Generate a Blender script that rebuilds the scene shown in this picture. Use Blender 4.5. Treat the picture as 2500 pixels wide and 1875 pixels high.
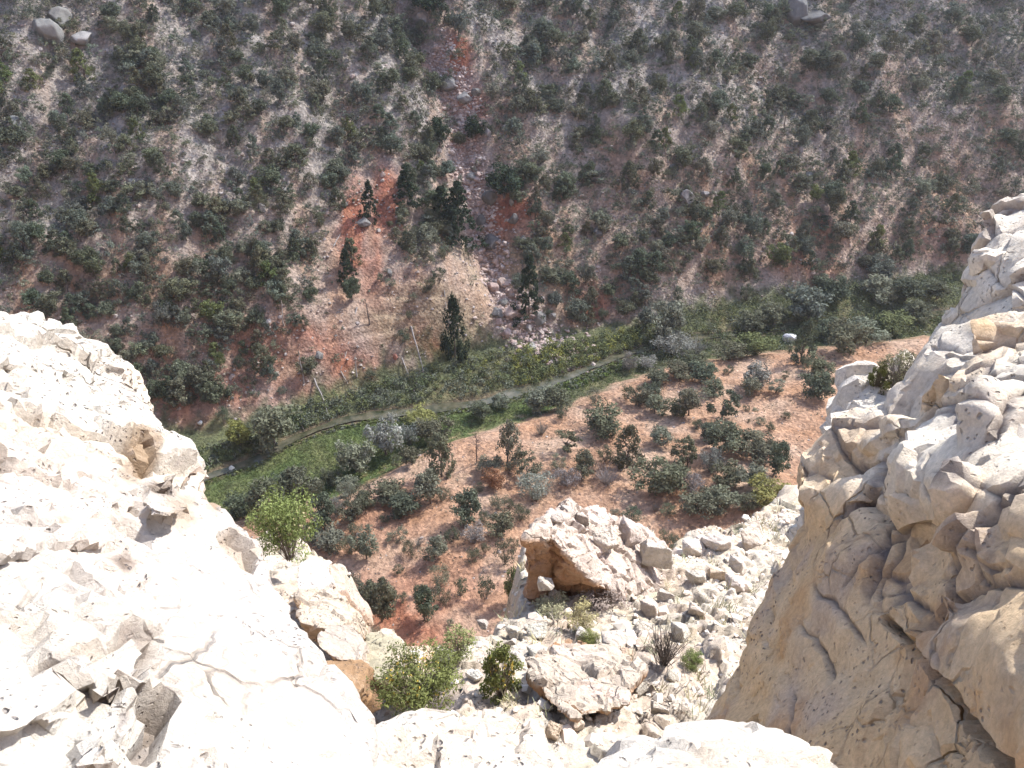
import bpy, math, random
import numpy as np
from mathutils import Vector

for o in list(bpy.data.objects):
    bpy.data.objects.remove(o)
SC = bpy.context.scene
COL = SC.collection

# ------------------------------------------------------------------ camera, sky, sun, exposure
CAMZ, PITCH, HFOV = 60.0, math.radians(35.0), math.radians(60.0)
FPX = 1250.0 / math.tan(HFOV / 2)
cam = bpy.data.objects.new('camera', bpy.data.cameras.new('camera'))
COL.objects.link(cam)
cam.location = (0, 0, CAMZ)
cam.rotation_euler = (math.pi / 2 - PITCH, 0, 0)
cam.data.sensor_width = 36.0
cam.data.lens = 18.0 / math.tan(HFOV / 2)
cam.data.clip_start, cam.data.clip_end = 0.1, 4000
SC.camera = cam

SUN_EL, SUN_AZ = math.radians(48), math.radians(55)          # azimuth clockwise from +Y
W = bpy.data.worlds.new('World'); SC.world = W; W.use_nodes = True
wn = W.node_tree
sky = wn.nodes.new('ShaderNodeTexSky'); sky.sky_type = 'NISHITA'; sky.sun_disc = False
sky.sun_elevation, sky.sun_rotation = SUN_EL, SUN_AZ
sky.altitude = 1800; sky.air_density = 0.8; sky.dust_density = 4.0; sky.ozone_density = 0.4
wn.links.new(sky.outputs[0], wn.nodes['Background'].inputs[0])
wn.nodes['Background'].inputs[1].default_value = 0.15
sl = bpy.data.lights.new('sun', 'SUN'); sl.energy = 3.3; sl.angle = math.radians(0.5); sl.color = (1, 0.97, 0.925)
sun = bpy.data.objects.new('sun', sl); COL.objects.link(sun)
SUND = Vector((math.sin(SUN_AZ) * math.cos(SUN_EL), math.cos(SUN_AZ) * math.cos(SUN_EL), math.sin(SUN_EL)))
sun.rotation_euler = SUND.to_track_quat('Z', 'Y').to_euler()
sun.location = (20, 20, 120)
SC.view_settings.view_transform = 'Standard'; SC.view_settings.look = 'None'
SC.view_settings.exposure = 1.68; SC.view_settings.gamma = 1.0
SC.cycles.max_bounces = 6; SC.cycles.diffuse_bounces = 3; SC.cycles.transparent_max_bounces = 8
SC.cycles.use_denoising = True

# ------------------------------------------------------------------ numpy noise
def _h(ix, iy, iz, seed):
    h = (ix.astype(np.uint32) * np.uint32(0x8da6b343)) ^ (iy.astype(np.uint32) * np.uint32(0xd8163841)) ^ (iz.astype(np.uint32) * np.uint32(0xcb1ab31f)) ^ np.uint32((seed * 0x9e3779b1) & 0xffffffff)
    h ^= h >> np.uint32(15); h *= np.uint32(0x2c1b3c6d); h ^= h >> np.uint32(12); h *= np.uint32(0x297a2d39); h ^= h >> np.uint32(15)
    return h
_rg = np.random.default_rng(5)
_G = _rg.normal(size=(64, 3)); _G /= np.linalg.norm(_G, axis=1)[:, None]

def pnoise(p, seed=0):
    p = np.asarray(p, float); i = np.floor(p).astype(np.int64); f = p - i
    u = f * f * f * (f * (f * 6 - 15) + 10); out = 0.0
    for dx in (0, 1):
        for dy in (0, 1):
            for dz in (0, 1):
                g = _G[_h(i[:, 0] + dx, i[:, 1] + dy, i[:, 2] + dz, seed) & np.uint32(63)]
                d = (g * (f - (dx, dy, dz))).sum(1)
                w = (u[:, 0] if dx else 1 - u[:, 0]) * (u[:, 1] if dy else 1 - u[:, 1]) * (u[:, 2] if dz else 1 - u[:, 2])
                out = out + w * d
    return out * 1.5

def fbm(p, octaves=4, seed=0, gain=0.5, lac=2.03):
    p = np.asarray(p, float); a, s, out = 1.0, 1.0, 0.0
    for k in range(octaves):
        out = out + a * pnoise(p * s + 17.3 * k, seed + k); a *= gain; s *= lac
    return out

def worley(p, seed=0):
    p = np.asarray(p, float); i = np.floor(p).astype(np.int64)
    f1 = np.full(len(p), 9.0); f2 = f1.copy(); cid = np.zeros(len(p))
    for dx in (-1, 0, 1):
        for dy in (-1, 0, 1):
            for dz in (-1, 0, 1):
                c = i + (dx, dy, dz)
                h = _h(c[:, 0], c[:, 1], c[:, 2], seed)
                q = c + np.stack([(h & np.uint32(1023)) / 1023.0, ((h >> np.uint32(10)) & np.uint32(1023)) / 1023.0, ((h >> np.uint32(20)) & np.uint32(1023)) / 1023.0], 1)
                d = np.sqrt(((p - q) ** 2).sum(1)); n = d < f1
                f2 = np.where(n, f1, np.minimum(f2, d)); cid = np.where(n, (h >> np.uint32(7)) % np.uint32(997) / 997.0, cid); f1 = np.where(n, d, f1)
    return f1, f2, cid

def facets(p, scale, seed=0, warp=.3, off=.45):
    """angular chips: every cell is a tilted plane of its own; returns height in cell units and the edge distance"""
    p = np.asarray(p, float) * scale; p = p + warp * np.stack([pnoise(p * .9 + 31 * k, seed + k) for k in range(3)], 1)
    i = np.floor(p).astype(np.int64); f1 = np.full(len(p), 9.0); f2 = f1.copy(); hh = np.zeros(len(p), np.uint32); rel = np.zeros((len(p), 3))
    for dx in (-1, 0, 1):
        for dy in (-1, 0, 1):
            for dz in (-1, 0, 1):
                c = i + (dx, dy, dz); h = _h(c[:, 0], c[:, 1], c[:, 2], seed)
                q = c + np.stack([(h & np.uint32(1023)) / 1023.0, ((h >> np.uint32(10)) & np.uint32(1023)) / 1023.0, ((h >> np.uint32(20)) & np.uint32(1023)) / 1023.0], 1)
                r = p - q; d = np.sqrt((r ** 2).sum(1)); n = d < f1
                f2 = np.where(n, f1, np.minimum(f2, d)); f1 = np.where(n, d, f1); hh = np.where(n, h, hh); rel = np.where(n[:, None], r, rel)
    g = _G[(hh >> np.uint32(5)) & np.uint32(63)]
    return (rel * g).sum(1) * 1.1 + off * (((hh >> np.uint32(9)) & np.uint32(255)) / 127.5 - 1), f2 - f1

def billow(p, octaves=3, seed=0, gain=0.5):
    p = np.asarray(p, float); out = 0.0; a = 1.0; first = None
    for k in range(octaves):
        n = np.abs(pnoise(p * 2.05 ** k + 13.7 * k, seed + k)); first = n if first is None else first; out = out + a * n; a *= gain
    return out, first

def ss(a, b, x):
    t = np.clip((np.asarray(x, float) - a) / (b - a), 0, 1); return t * t * (3 - 2 * t)

# ------------------------------------------------------------------ photo pixel -> ray
CAMP = np.array([0, 0, CAMZ])
_cp, _sp = math.cos(PITCH), math.sin(PITCH)
def ray(px, py):
    a = (np.asarray(px, float) - 1250.0) / FPX; b = (937.5 - np.asarray(py, float)) / FPX
    d = np.stack([a, _cp + _sp * b, -_sp + _cp * b], -1)
    return d / np.linalg.norm(d, axis=-1, keepdims=True)
def P(px, py, dist):
    return CAMP + ray(px, py) * dist
def on_z(px, py, z=0.0):
    d = ray(px, py); t = (z - CAMZ) / d[..., 2]; return CAMP + d * t[..., None]
def to_px(p):
    q = np.asarray(p, float) - CAMP
    f = q[..., 1] * _cp - q[..., 2] * _sp; u = q[..., 1] * _sp + q[..., 2] * _cp
    return 1250 + FPX * q[..., 0] / f, 937.5 - FPX * u / f

# ------------------------------------------------------------------ terrain height
def _poly(lst, z=0.0):
    a = np.array(lst, float); w = on_z(a[:, 0], a[:, 1], z); o = np.argsort(w[:, 0]); return w[o]
BASE = _poly([(-250, 1180), (100, 1120), (380, 1080), (520, 1062), (640, 1040), (720, 1005), (830, 968), (960, 932), (1080, 893), (1200, 858), (1320, 835), (1450, 815), (1600, 800), (1750, 768), (1900, 742), (2100, 716), (2300, 690), (2600, 655)])
STRM = _poly([(-200, 1420), (300, 1250), (430, 1198), (520, 1155), (620, 1122), (720, 1066), (820, 1030), (900, 1014), (1050, 998), (1180, 978), (1330, 938), (1420, 905), (1500, 872), (1580, 846), (1700, 822), (1830, 806), (2000, 790), (2200, 770), (2600, 735)])
def yb(x): return np.interp(x, BASE[:, 0], BASE[:, 1])
def ysm(x): return np.interp(x, STRM[:, 0], STRM[:, 1])
def seg_dist(x, y, pl):
    best = np.full(np.shape(x), 1e9); par = np.zeros(np.shape(x)); L = 0.0
    for (a, b) in zip(pl[:-1], pl[1:]):
        ab = b - a; l2 = (ab ** 2).sum(); t = np.clip(((x - a[0]) * ab[0] + (y - a[1]) * ab[1]) / l2, 0, 1)
        d = np.hypot(x - a[0] - t * ab[0], y - a[1] - t * ab[1]); m = d < best
        best = np.where(m, d, best); par = np.where(m, L + t * math.sqrt(l2), par); L += math.sqrt(l2)
    return best, par
GULLY = None; SPUR = None
def H(x, y, detail=True):
    x = np.asarray(x, float); y = np.asarray(y, float); sh = x.shape; x = x.ravel(); y = y.ravel()
    s = (y - yb(x)) * 0.92
    p2 = np.stack([x, y, 0 * x], 1)
    wob = fbm(p2 * 0.06, 3, 11) * 3.0
    s2 = np.maximum(s + wob * ss(-2, 6, s), 0)
    zf = np.where(s2 < 7, 0.92 * s2, 6.44 + 0.70 * (np.minimum(s2, 150) - 7))
    zf = zf + ss(4, 22, s) * (1.6 * fbm(np.stack([x * 0.085 + y * 0.02, y * 0.03, 0 * x], 1), 3, 3) + 0.9 * fbm(p2 * 0.13, 3, 4))
    n = (ysm(x) - y) * 0.92
    mw = 4 + 7 * np.exp(-((x + 19) / 9) ** 2)
    zn = 2.0 * ss(mw, mw + 5, n) + 0.12 * np.maximum(n - mw - 3, 0) + 0.75 * np.maximum(43 - y, 0) + 0.006 * np.maximum(43 - y, 0) ** 2
    zn = zn + ss(mw, mw + 9, n) * 0.7 * fbm(p2 * 0.11, 3, 7)
    strip = 0.5 * ss(1.5, 4, -n)
    z = np.where(s > 0, zf + strip, np.where(n > 0, zn, strip))
    z = z - 0.32 * np.exp(-(n / 1.3) ** 2)
    if SPUR is not None:
        q = (x - SPUR[0]); r = (y - SPUR[1])
        z = z + 3.5 * np.exp(-(q / 8.5) ** 2 - (r / 6.5) ** 4) * ss(-1, 3.5, s)
    if GULLY is not None:
        d, t = seg_dist(x, y, GULLY)
        fade = ss(0, 12, t) * 0.8 + 0.2
        z = z - ss(0, 4, s + 2) * fade * (3.0 * np.exp(-(d / 2.4) ** 2) + 2.4 * np.exp(-(d / 6.5) ** 2))
        bench = ss(0, 3, s) * (1 - ss(9, 12, z)) * ss(-30, -14, x) * (1 - ss(2, 14, x))
        z = z + bench * 0.20 * np.sin(z * 4.6 + 0.6 * fbm(p2 * 0.3, 2, 31))
    if detail:
        sl_ = ss(0, 4, s)
        z = z + (0.12 + 0.26 * sl_) * fbm(p2 * 0.55, 4, 21, 0.55) * ss(1.2, 4, np.abs(n))
    return z.reshape(sh)
def hit(px, py, detail=False):
    d = ray(px, py); d = np.atleast_2d(d); t = np.full(len(d), 40.0); lo = t.copy(); done = np.zeros(len(d), bool)
    for _ in range(420):
        q = CAMP + d * t[:, None]; b = q[:, 2] < H(q[:, 0], q[:, 1], False); done |= b
        lo = np.where(done, lo, t); t = np.where(done, t, t + 0.7)
        if done.all(): break
    hi = t
    for _ in range(10):
        m = (lo + hi) / 2; q = CAMP + d * m[:, None]; b = q[:, 2] < H(q[:, 0], q[:, 1], detail)
        hi = np.where(b, m, hi); lo = np.where(b, lo, m)
    return CAMP + d * hi[:, None]
def hit1(px, py):
    return hit([px], [py])[0]
_g = np.array([(1330, 838), (1275, 795), (1240, 745), (1212, 690), (1195, 620), (1172, 545), (1150, 470), (1140, 410), (1130, 330), (1128, 260), (1108, 200), (1085, 120), (1040, 60), (1000, 0), (960, -60)], float)
_gw = hit(_g[:, 0], _g[:, 1])
_sp_ = hit1(1120, 770)
GULLY = _gw[:, :2]; SPUR = _sp_[:2]

# ------------------------------------------------------------------ materials
class NT:
    def __init__(s, name):
        s.m = bpy.data.materials.new(name); s.m.use_nodes = True; s.t = s.m.node_tree; s.b = s.t.nodes['Principled BSDF']
        s.b.inputs['Specular IOR Level'].default_value = 0.2; s.b.inputs['Roughness'].default_value = 0.9
    def n(s, typ, **k):
        nd = s.t.nodes.new('ShaderNode' + typ)
        for a, v in k.items():
            if a.startswith('i_'):
                nd.inputs[a[2:].replace('_', ' ')].default_value = v
            else: setattr(nd, a, v)
        return nd
    def l(s, a, b): s.t.links.new(a, b)
    def coord(s, kind='Object'): return s.n('TexCoord').outputs[kind]
    def noise(s, scale, detail=4, rough=0.6, vec=None):
        nd = s.n('TexNoise'); nd.inputs['Scale'].default_value = scale; nd.inputs['Detail'].default_value = detail; nd.inputs['Roughness'].default_value = rough
        s.l(vec if vec is not None else s.coord(), nd.inputs['Vector']); return nd.outputs['Fac']
    def vor(s, scale, feature='F1', out='Distance', vec=None):
        nd = s.n('TexVoronoi', feature=feature); nd.inputs['Scale'].default_value = scale
        s.l(vec if vec is not None else s.coord(), nd.inputs['Vector']); return nd.outputs[out]
    def rng(s, v, a, b, c, d):
        nd = s.n('MapRange'); s.l(v, nd.inputs[0])
        for i, q in enumerate((a, b, c, d)): nd.inputs[i + 1].default_value = q
        return nd.outputs[0]
    def mix(s, f, a, b, mode='MIX'):
        nd = s.n('Mix', data_type='RGBA', blend_type=mode)
        for v, idx in ((f, 0), (a, 6), (b, 7)):
            if isinstance(v, (int, float)): nd.inputs[idx].default_value = v
            elif isinstance(v, tuple): nd.inputs[idx].default_value = (*v, 1)
            else: s.l(v, nd.inputs[idx])
        return nd.outputs[2]
    def math(s, op, a, b=0.0):
        nd = s.n('Math', operation=op)
        for i, v in enumerate((a, b)):
            if isinstance(v, (int, float)): nd.inputs[i].default_value = v
            else: s.l(v, nd.inputs[i])
        return nd.outputs[0]
    def attr(s, name, out='Color'): return s.n('Attribute', attribute_name=name).outputs[out]
    def base(s, c): s.l(c, s.b.inputs['Base Color'])
    def bump(s, h, strength=0.5, dist=0.1):
        nd = s.n('Bump'); nd.inputs['Strength'].default_value = strength; nd.inputs['Distance'].default_value = dist
        s.l(h, nd.inputs['Height']); s.l(nd.outputs[0], s.b.inputs['Normal'])

def m_terrain():
    t = NT('canyon_soil')
    c = t.attr('soil')
    br = t.rng(t.noise(1.1, 6, 0.7), 0.3, 0.7, 0.72, 1.25)
    sp = t.rng(t.vor(3.2, 'F1', 'Color'), 0, 1, 0.62, 1.35)
    v = t.math('MULTIPLY', br, sp)
    cc = t.mix(1.0, c, v, 'MULTIPLY')
    t.base(cc)
    h = t.math('ADD', t.math('MULTIPLY', t.vor(2.6), 0.6), t.noise(4.0, 6, 0.7))
    t.bump(h, 0.9, 0.30)
    return t.m
def m_leaf():
    t = NT('foliage')
    oi = t.n('ObjectInfo')
    c = t.mix(1.0, oi.outputs['Color'], t.attr('tint'), 'MULTIPLY')
    t.base(c); t.b.inputs['Roughness'].default_value = 0.8; t.b.inputs['Specular IOR Level'].default_value = 0.15
    tr = t.n('BsdfTranslucent'); t.l(c, tr.inputs[0])
    mx = t.n('MixShader'); mx.inputs[0].default_value = 0.25
    t.l(t.b.outputs[0], mx.inputs[1]); t.l(tr.outputs[0], mx.inputs[2]); t.l(mx.outputs[0], t.t.nodes['Material Output'].inputs[0])
    return t.m
def m_attr(name, rough=0.9, nscale=3.0, amt=0.35, bump=0.0):
    t = NT(name)
    v = t.rng(t.noise(nscale, 5, 0.65), 0.3, 0.7, 1 - amt, 1 + amt)
    t.base(t.mix(1.0, t.attr('tint'), v, 'MULTIPLY')); t.b.inputs['Roughness'].default_value = rough
    if bump: t.bump(t.noise(nscale * 2, 6, 0.7), 0.8, bump)
    return t.m
def m_objcol(name, nscale=3.0, amt=0.3, bump=0.03):
    t = NT(name)
    oi = t.n('ObjectInfo')
    v = t.rng(t.noise(nscale, 6, 0.65), 0.3, 0.7, 1 - amt, 1 + amt)
    t.base(t.mix(1.0, oi.outputs['Color'], v, 'MULTIPLY'))
    h = t.math('ADD', t.noise(nscale * 2.5, 7, 0.7), t.math('MULTIPLY', t.vor(nscale * 3), -0.25))
    t.bump(h, 0.9, bump)
    return t.m
def m_limestone(name, scale=1.0, specks=False):
    t = NT(name)
    c = t.attr('stone')
    n1 = t.noise(3.0 * scale, 8, 0.68)
    c = t.mix(t.rng(n1, 0.52, 0.72, 0, 0.55), c, (0.52, 0.42, 0.31))
    n2 = t.noise(9.0 * scale, 6, 0.7)
    c = t.mix(t.rng(n2, 0.60, 0.72, 0, 0.5), c, (0.36, 0.31, 0.29))
    gr = t.rng(t.noise(38 * scale, 5, 0.75), 0.32, 0.68, 0.80, 1.16)
    c = t.mix(1.0, c, gr, 'MULTIPLY')
    gr2 = t.rng(t.noise(5.5 * scale, 6, 0.7), 0.30, 0.70, 0.86, 1.10)
    c = t.mix(1.0, c, gr2, 'MULTIPLY')
    # lichen specks and dark pits with a shape of their own
    wv = t.n('VectorMath', operation='ADD'); t.l(t.coord(), wv.inputs[0])
    wn_ = t.n('TexNoise'); wn_.inputs['Scale'].default_value = 9 * scale; t.l(t.coord(), wn_.inputs['Vector'])
    sc_ = t.n('VectorMath', operation='SCALE'); t.l(wn_.outputs['Color'], sc_.inputs[0]); sc_.inputs['Scale'].default_value = .09 / scale; t.l(sc_.outputs[0], wv.inputs[1]); W_ = wv.outputs[0]
    gate = t.rng(t.noise(1.9 * scale, 4, 0.6), 0.44, 0.62, 0, 1)
    spot = t.math('MULTIPLY', t.rng(t.vor(30 * scale, vec=W_), 0.10, 0.26, 1, 0), gate)
    c = t.mix(t.math('MULTIPLY', spot, 0.75), c, (0.17, 0.15, 0.15))
    if specks:
        g2 = t.rng(t.noise(3.1, 6, 0.7), 0.50, 0.60, 0, 1)
        for sc2, a_, b_ in ((58, 0.08, 0.24), (24, 0.05, 0.17)):
            s2 = t.math('MULTIPLY', t.rng(t.vor(sc2, vec=W_), a_, b_, 1, 0), g2)
            c = t.mix(t.math('MULTIPLY', s2, 0.75), c, (0.17, 0.16, 0.17)); spot = t.math('MAXIMUM', spot, s2)
        fine_c = t.math('MULTIPLY', t.rng(t.vor(11, 'DISTANCE_TO_EDGE', vec=W_), 0.0, 0.05, 1, 0), t.rng(t.noise(2.6, 4, 0.6), 0.52, 0.60, 0, 1))
        c = t.mix(t.math('MULTIPLY', fine_c, 0.6), c, (0.20, 0.17, 0.15))
        sheet = t.rng(t.noise(1.2, 5, 0.6), 0.46, 0.66, 0, 0.55)
        c = t.mix(sheet, c, (0.44, 0.385, 0.33))
    crk = t.math('MULTIPLY', t.rng(t.vor(4.2 * scale, 'DISTANCE_TO_EDGE', vec=W_), 0.0, 0.035, 1, 0), t.rng(t.noise(1.3 * scale, 3, 0.5), 0.56, 0.68, 0, 1))
    c = t.mix(t.math('MULTIPLY', crk, 0.45), c, (0.20, 0.17, 0.15))
    t.base(c)
    h = t.math('ADD', t.noise(6 * scale, 10, 0.75), t.math('MULTIPLY', spot, -0.5))
    chip = t.n('TexVoronoi', feature='F1'); chip.inputs['Scale'].default_value = 16 * scale; t.l(W_, chip.inputs['Vector'])
    h = t.math('ADD', h, t.math('MULTIPLY', t.rng(chip.outputs['Color'], 0, 1, 0, 1), 0.35))
    h = t.math('ADD', h, t.math('MULTIPLY', crk, -0.7))
    t.bump(h, 1.0, 0.04 / scale)
    return t.m
def m_water():
    t = NT('stream_water')
    t.base(t.mix(t.rng(t.noise(0.9, 4), 0.35, 0.7, 0, 1), (0.035, 0.04, 0.018), (0.13, 0.115, 0.075)))
    t.b.inputs['Roughness'].default_value = 0.12; t.b.inputs['Specular IOR Level'].default_value = 0.5
    t.bump(t.noise(3.0, 5, 0.6), 0.35, 0.06)
    return t.m
def m_cloud():
    t = NT('cloud_vapour')
    tl = t.n('BsdfTranslucent'); tl.inputs[0].default_value = (0.97, 0.97, 0.97, 1)
    tp = t.n('BsdfTransparent')
    mx = t.n('MixShader'); mx.inputs[0].default_value = 0.75
    t.l(tl.outputs[0], mx.inputs[1]); t.l(tp.outputs[0], mx.inputs[2]); t.l(mx.outputs[0], t.t.nodes['Material Output'].inputs[0])
    return t.m
M = dict(soil=m_terrain(), leaf=m_leaf(), water=m_water(), cloud=m_cloud(),
         wood=m_objcol('weathered_wood', 6, 0.3, 0.02), stone=m_objcol('boulder_stone', 2.2, 0.28, 0.10),
         scree=m_attr('scree_stone', 0.95, 1.5, 0.25), scrub=m_attr('distant_foliage', 0.85, 1.2, 0.2),
         grass=m_attr('grass_blades', 0.8, 0.8, 0.3), lime=m_limestone('limestone'), white=m_limestone('white_limestone', 1.0, True), ledge=m_limestone('ledge_limestone', 0.45))

# ------------------------------------------------------------------ mesh helpers
def mesh_np(name, V, F, smooth=True, cols=None):
    V = np.ascontiguousarray(V, np.float32); F = np.ascontiguousarray(F, np.int32)
    me = bpy.data.meshes.new(name); k = F.shape[1]
    me.vertices.add(len(V)); me.vertices.foreach_set('co', V.ravel())
    me.loops.add(F.size); me.loops.foreach_set('vertex_index', F.ravel())
    me.polygons.add(len(F)); me.polygons.foreach_set('loop_start', np.arange(0, F.size, k, dtype=np.int32))
    me.polygons.foreach_set('use_smooth', np.full(len(F), smooth))
    me.update(calc_edges=True); me.validate()
    for nm, c in (cols or {}).items():
        set_col(me, nm, c)
    return me
def set_col(me, nm, c):
    c = np.asarray(c, np.float32)
    if c.ndim == 1: c = np.repeat(c[:, None], 3, 1)
    a = me.attributes.new(nm, 'FLOAT_COLOR', 'POINT')
    a.data.foreach_set('color', np.concatenate([c, np.ones((len(c), 1), np.float32)], 1).ravel())
def link(name, me, mat, parent=None, loc=None):
    o = bpy.data.objects.new(name, me); COL.objects.link(o)
    if mat is not None and not me.materials: me.materials.append(mat)
    if parent is not None: o.parent = parent
    if loc is not None: o.location = loc
    return o
def tag(o, label, cat, group=None, kind=None):
    o['label'] = label; o['category'] = cat
    if group: o['group'] = group
    if kind: o['kind'] = kind
    return o
def grid_faces(nx, ny):
    i = np.arange(nx - 1)[None, :]; j = np.arange(ny - 1)[:, None]; a = j * nx + i
    return np.stack([a, a + 1, a + nx + 1, a + nx], -1).reshape(-1, 4)
RNG = np.random.default_rng(77)

# ------------------------------------------------------------------ ground
def blob(x, y, px, py, rx, ry):
    c, c2 = HITS[(px, py)]; d = np.linalg.norm(c - CAMP); sx = rx * d / FPX
    g = abs(c2[1] - c[1])
    q = ((x - c[0]) / sx) ** 2 + ((y - c[1]) / max(g, 0.5)) ** 2
    return q
REDS = [(942, 490, 30, 85, 1.5), (862, 560, 26, 110, 1.3), (925, 600, 18, 70, .9), (905, 640, 60, 80, .5), (1145, 262, 50, 45, 1.6), (1160, 220, 40, 25, .7), (1232, 525, 58, 42, 1.7), (1265, 585, 60, 45, 1.0),
        (640, 850, 90, 60, .55), (760, 820, 70, 50, .45), (740, 950, 110, 50, .5), (880, 900, 150, 70, .55), (1080, 860, 160, 35, .9), (560, 960, 120, 70, .55), (930, 720, 90, 60, .55),
        (1440, 760, 60, 50, .7), (1960, 640, 120, 30, .4), (2000, 560, 60, 40, .4), (2280, 600, 80, 60, .35), (1120, 140, 30, 60, 1.0), (1136, 335, 38, 50, 1.0), (1152, 435, 34, 55, .8), (1180, 560, 34, 45, .8), (1108, 195, 38, 40, 1.1), (1212, 660, 30, 50, .6), (1085, 150, 60, 40, .4), (400, 870, 60, 40, .35),
        (980, 1530, 120, 90, .9), (900, 1260, 140, 60, .3), (1020, 1440, 200, 90, .4), (1150, 350, 40, 80, .4), (480, 1010, 100, 60, .5)]
TANS = [(1080, 745, 150, 55), (1190, 700, 60, 60), (1260, 630, 90, 40), (960, 790, 70, 40), (1300, 680, 80, 50)]
_hk = [(b[0], b[1], b[3]) for b in REDS + TANS]
_h1 = hit([k[0] for k in _hk], [k[1] for k in _hk]); _h2 = hit([k[0] for k in _hk], [k[1] - k[2] for k in _hk])
HITS = {(k[0], k[1]): (a, b) for k, a, b in zip(_hk, _h1, _h2)}
def soil_colour(x, y, z):
    p2 = np.stack([x, y, 0 * x], 1)
    s = (y - yb(x)) * 0.92; n = (ysm(x) - y) * 0.92
    nz = fbm(p2 * 0.16, 4, 51); nf = fbm(p2 * 0.7, 3, 52)
    far = np.array([0.305, 0.268, 0.232]); c = np.tile(far, (len(x), 1))
    # grey downslope scree streaks and pinkish soil
    st = fbm(np.stack([x * 0.33 + 0.05 * y, y * 0.07, 0 * x], 1), 3, 53)
    c = c + np.outer(ss(0.0, 0.5, st), (0.03, 0.035, 0.035)) + np.outer(ss(0.0, 0.5, -st), (0.03, -0.01, -0.03))
    c = c + np.outer(nf, (0.05, 0.04, 0.035))
    lowpink = ss(0, 4, s) * (1 - ss(12, 26, s)); c = c + np.outer(lowpink, (0.04, -0.005, -0.025))
    r = np.zeros(len(x))
    for (px, py, rx, ry, w) in REDS:
        q = blob(x, y, px, py, rx, ry); r = np.maximum(r, w * np.exp(-q * 0.9) * 1.15)
    r = np.clip(r * (1.0 + 0.9 * nz + 0.5 * nf), 0, 1)
    red = np.where((nf > 0.15)[:, None], np.array([0.37, 0.165, 0.10]), np.array([0.31, 0.125, 0.08]))
    c = c * (1 - r[:, None]) + red * r[:, None]
    tn = np.zeros(len(x))
    for (px, py, rx, ry) in TANS: tn = np.maximum(tn, np.exp(-blob(x, y, px, py, rx, ry)))
    tn = np.clip(tn * (1.2 + 0.8 * nf), 0, 0.9)
    band = 0.5 + 0.5 * np.sin(z * 4.6 + 1.5 * nz)
    tan = np.array([0.36, 0.275, 0.185]) * (0.8 + 0.3 * band)[:, None]
    c = c * (1 - tn[:, None]) + tan * tn[:, None]
    # near terrace
    ter = np.array([0.43, 0.265, 0.172]) + np.outer(nz, (0.04, 0.05, 0.05)) + np.outer(nf, (0.04, 0.035, 0.03))
    rr = np.clip(r * 0.9, 0, 0.9)
    ter = ter * (1 - rr[:, None]) + np.array([0.38, 0.15, 0.085]) * rr[:, None]
    pale = ss(0.1, 0.5, nz) * 0.45; ter = ter * (1 - pale[:, None]) + np.array([0.48, 0.35, 0.25]) * pale[:, None]
    k = ss(-3, 3, n - 3); c = c * (1 - k[:, None]) + ter * k[:, None]
    # valley floor turf
    mw = 4 + 7 * np.exp(-((x + 19) / 9) ** 2)
    g = np.where(n > 0, 1 - ss(mw + 0.5, mw + 3.5, n + nf * 2.5), 1 - ss(0.0, 2.2, s + nf * 1.5))
    turf = np.where((n > 0)[:, None] & (x < 6)[:, None], np.array([0.105, 0.14, 0.048]), np.array([0.115, 0.125, 0.06])) + np.outer(nf, (0.03, 0.03, 0.01)) + np.outer(np.clip(nz, 0, 1), (0.10, 0.06, 0.04))
    c = c * (1 - g[:, None]) + turf * g[:, None]
    mud = (1 - ss(0.8, 1.7, np.abs(n + nf * 0.6))) * 0.85
    c = c * (1 - mud[:, None]) + np.array([0.17, 0.125, 0.08]) * mud[:, None]
    d, _t = seg_dist(x, y, GULLY); gm = np.exp(-(d / 1.7) ** 2) * ss(0, 3, s) * 0.6
    c = c * (1 - gm[:, None]) + np.array([0.40, 0.285, 0.245]) * gm[:, None]
    return np.clip(c, 0.02, 0.8)
def axis(segs):
    out = [segs[0][0]]
    for (a, b, st) in segs:
        k = max(1, int(round((b - a) / st))); out += list(np.linspace(a, b, k + 1)[1:])
    return np.array(out)
xs = axis([(-420, -130, 8), (-130, -95, 1.2), (-95, 95, 0.36), (95, 135, 1.2), (135, 420, 8)])
ys = axis([(-40, 8, 4), (8, 34, 1.2), (34, 62, 0.4), (62, 120, 0.3), (120, 165, 0.5), (165, 220, 2.5), (220, 520, 10)])
XX, YY = np.meshgrid(xs, ys); ZZ = H(XX, YY)
x_, y_, z_ = XX.ravel(), YY.ravel(), ZZ.ravel()
q3 = np.stack([x_, y_, z_], 1)
ground = link('ground', mesh_np('ground', q3, grid_faces(len(xs), len(ys)), True, {'soil': soil_colour(x_, y_, z_)}), M['soil'])
tag(ground, 'canyon floor and far slope of pink scree, red soil and turf', 'ground', kind='structure')
def ground_at(x, y): return float(H(np.array([x]), np.array([y]))[0])

# stream water
wx = np.arange(-60, 100, 0.4)
wv = []
_ww = 0.75 + 0.75 * fbm(np.stack([wx * .17, 0 * wx, 0 * wx], 1), 3, 120); _wo = 0.55 * fbm(np.stack([wx * .13 + 40, 0 * wx, 0 * wx], 1), 3, 121)
for k, dn in enumerate((-1, -0.3, 0.3, 1)):
    wv.append(np.stack([wx, ysm(wx) + dn * np.clip(_ww, .35, 1.4) + _wo * .6, np.full(len(wx), -0.10)], 1))
wv = np.concatenate(wv)
water = link('stream', mesh_np('stream', wv, grid_faces(len(wx), 4)), M['water'])
tag(water, 'shallow brown stream winding along the canyon floor', 'stream', kind='structure')

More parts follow.
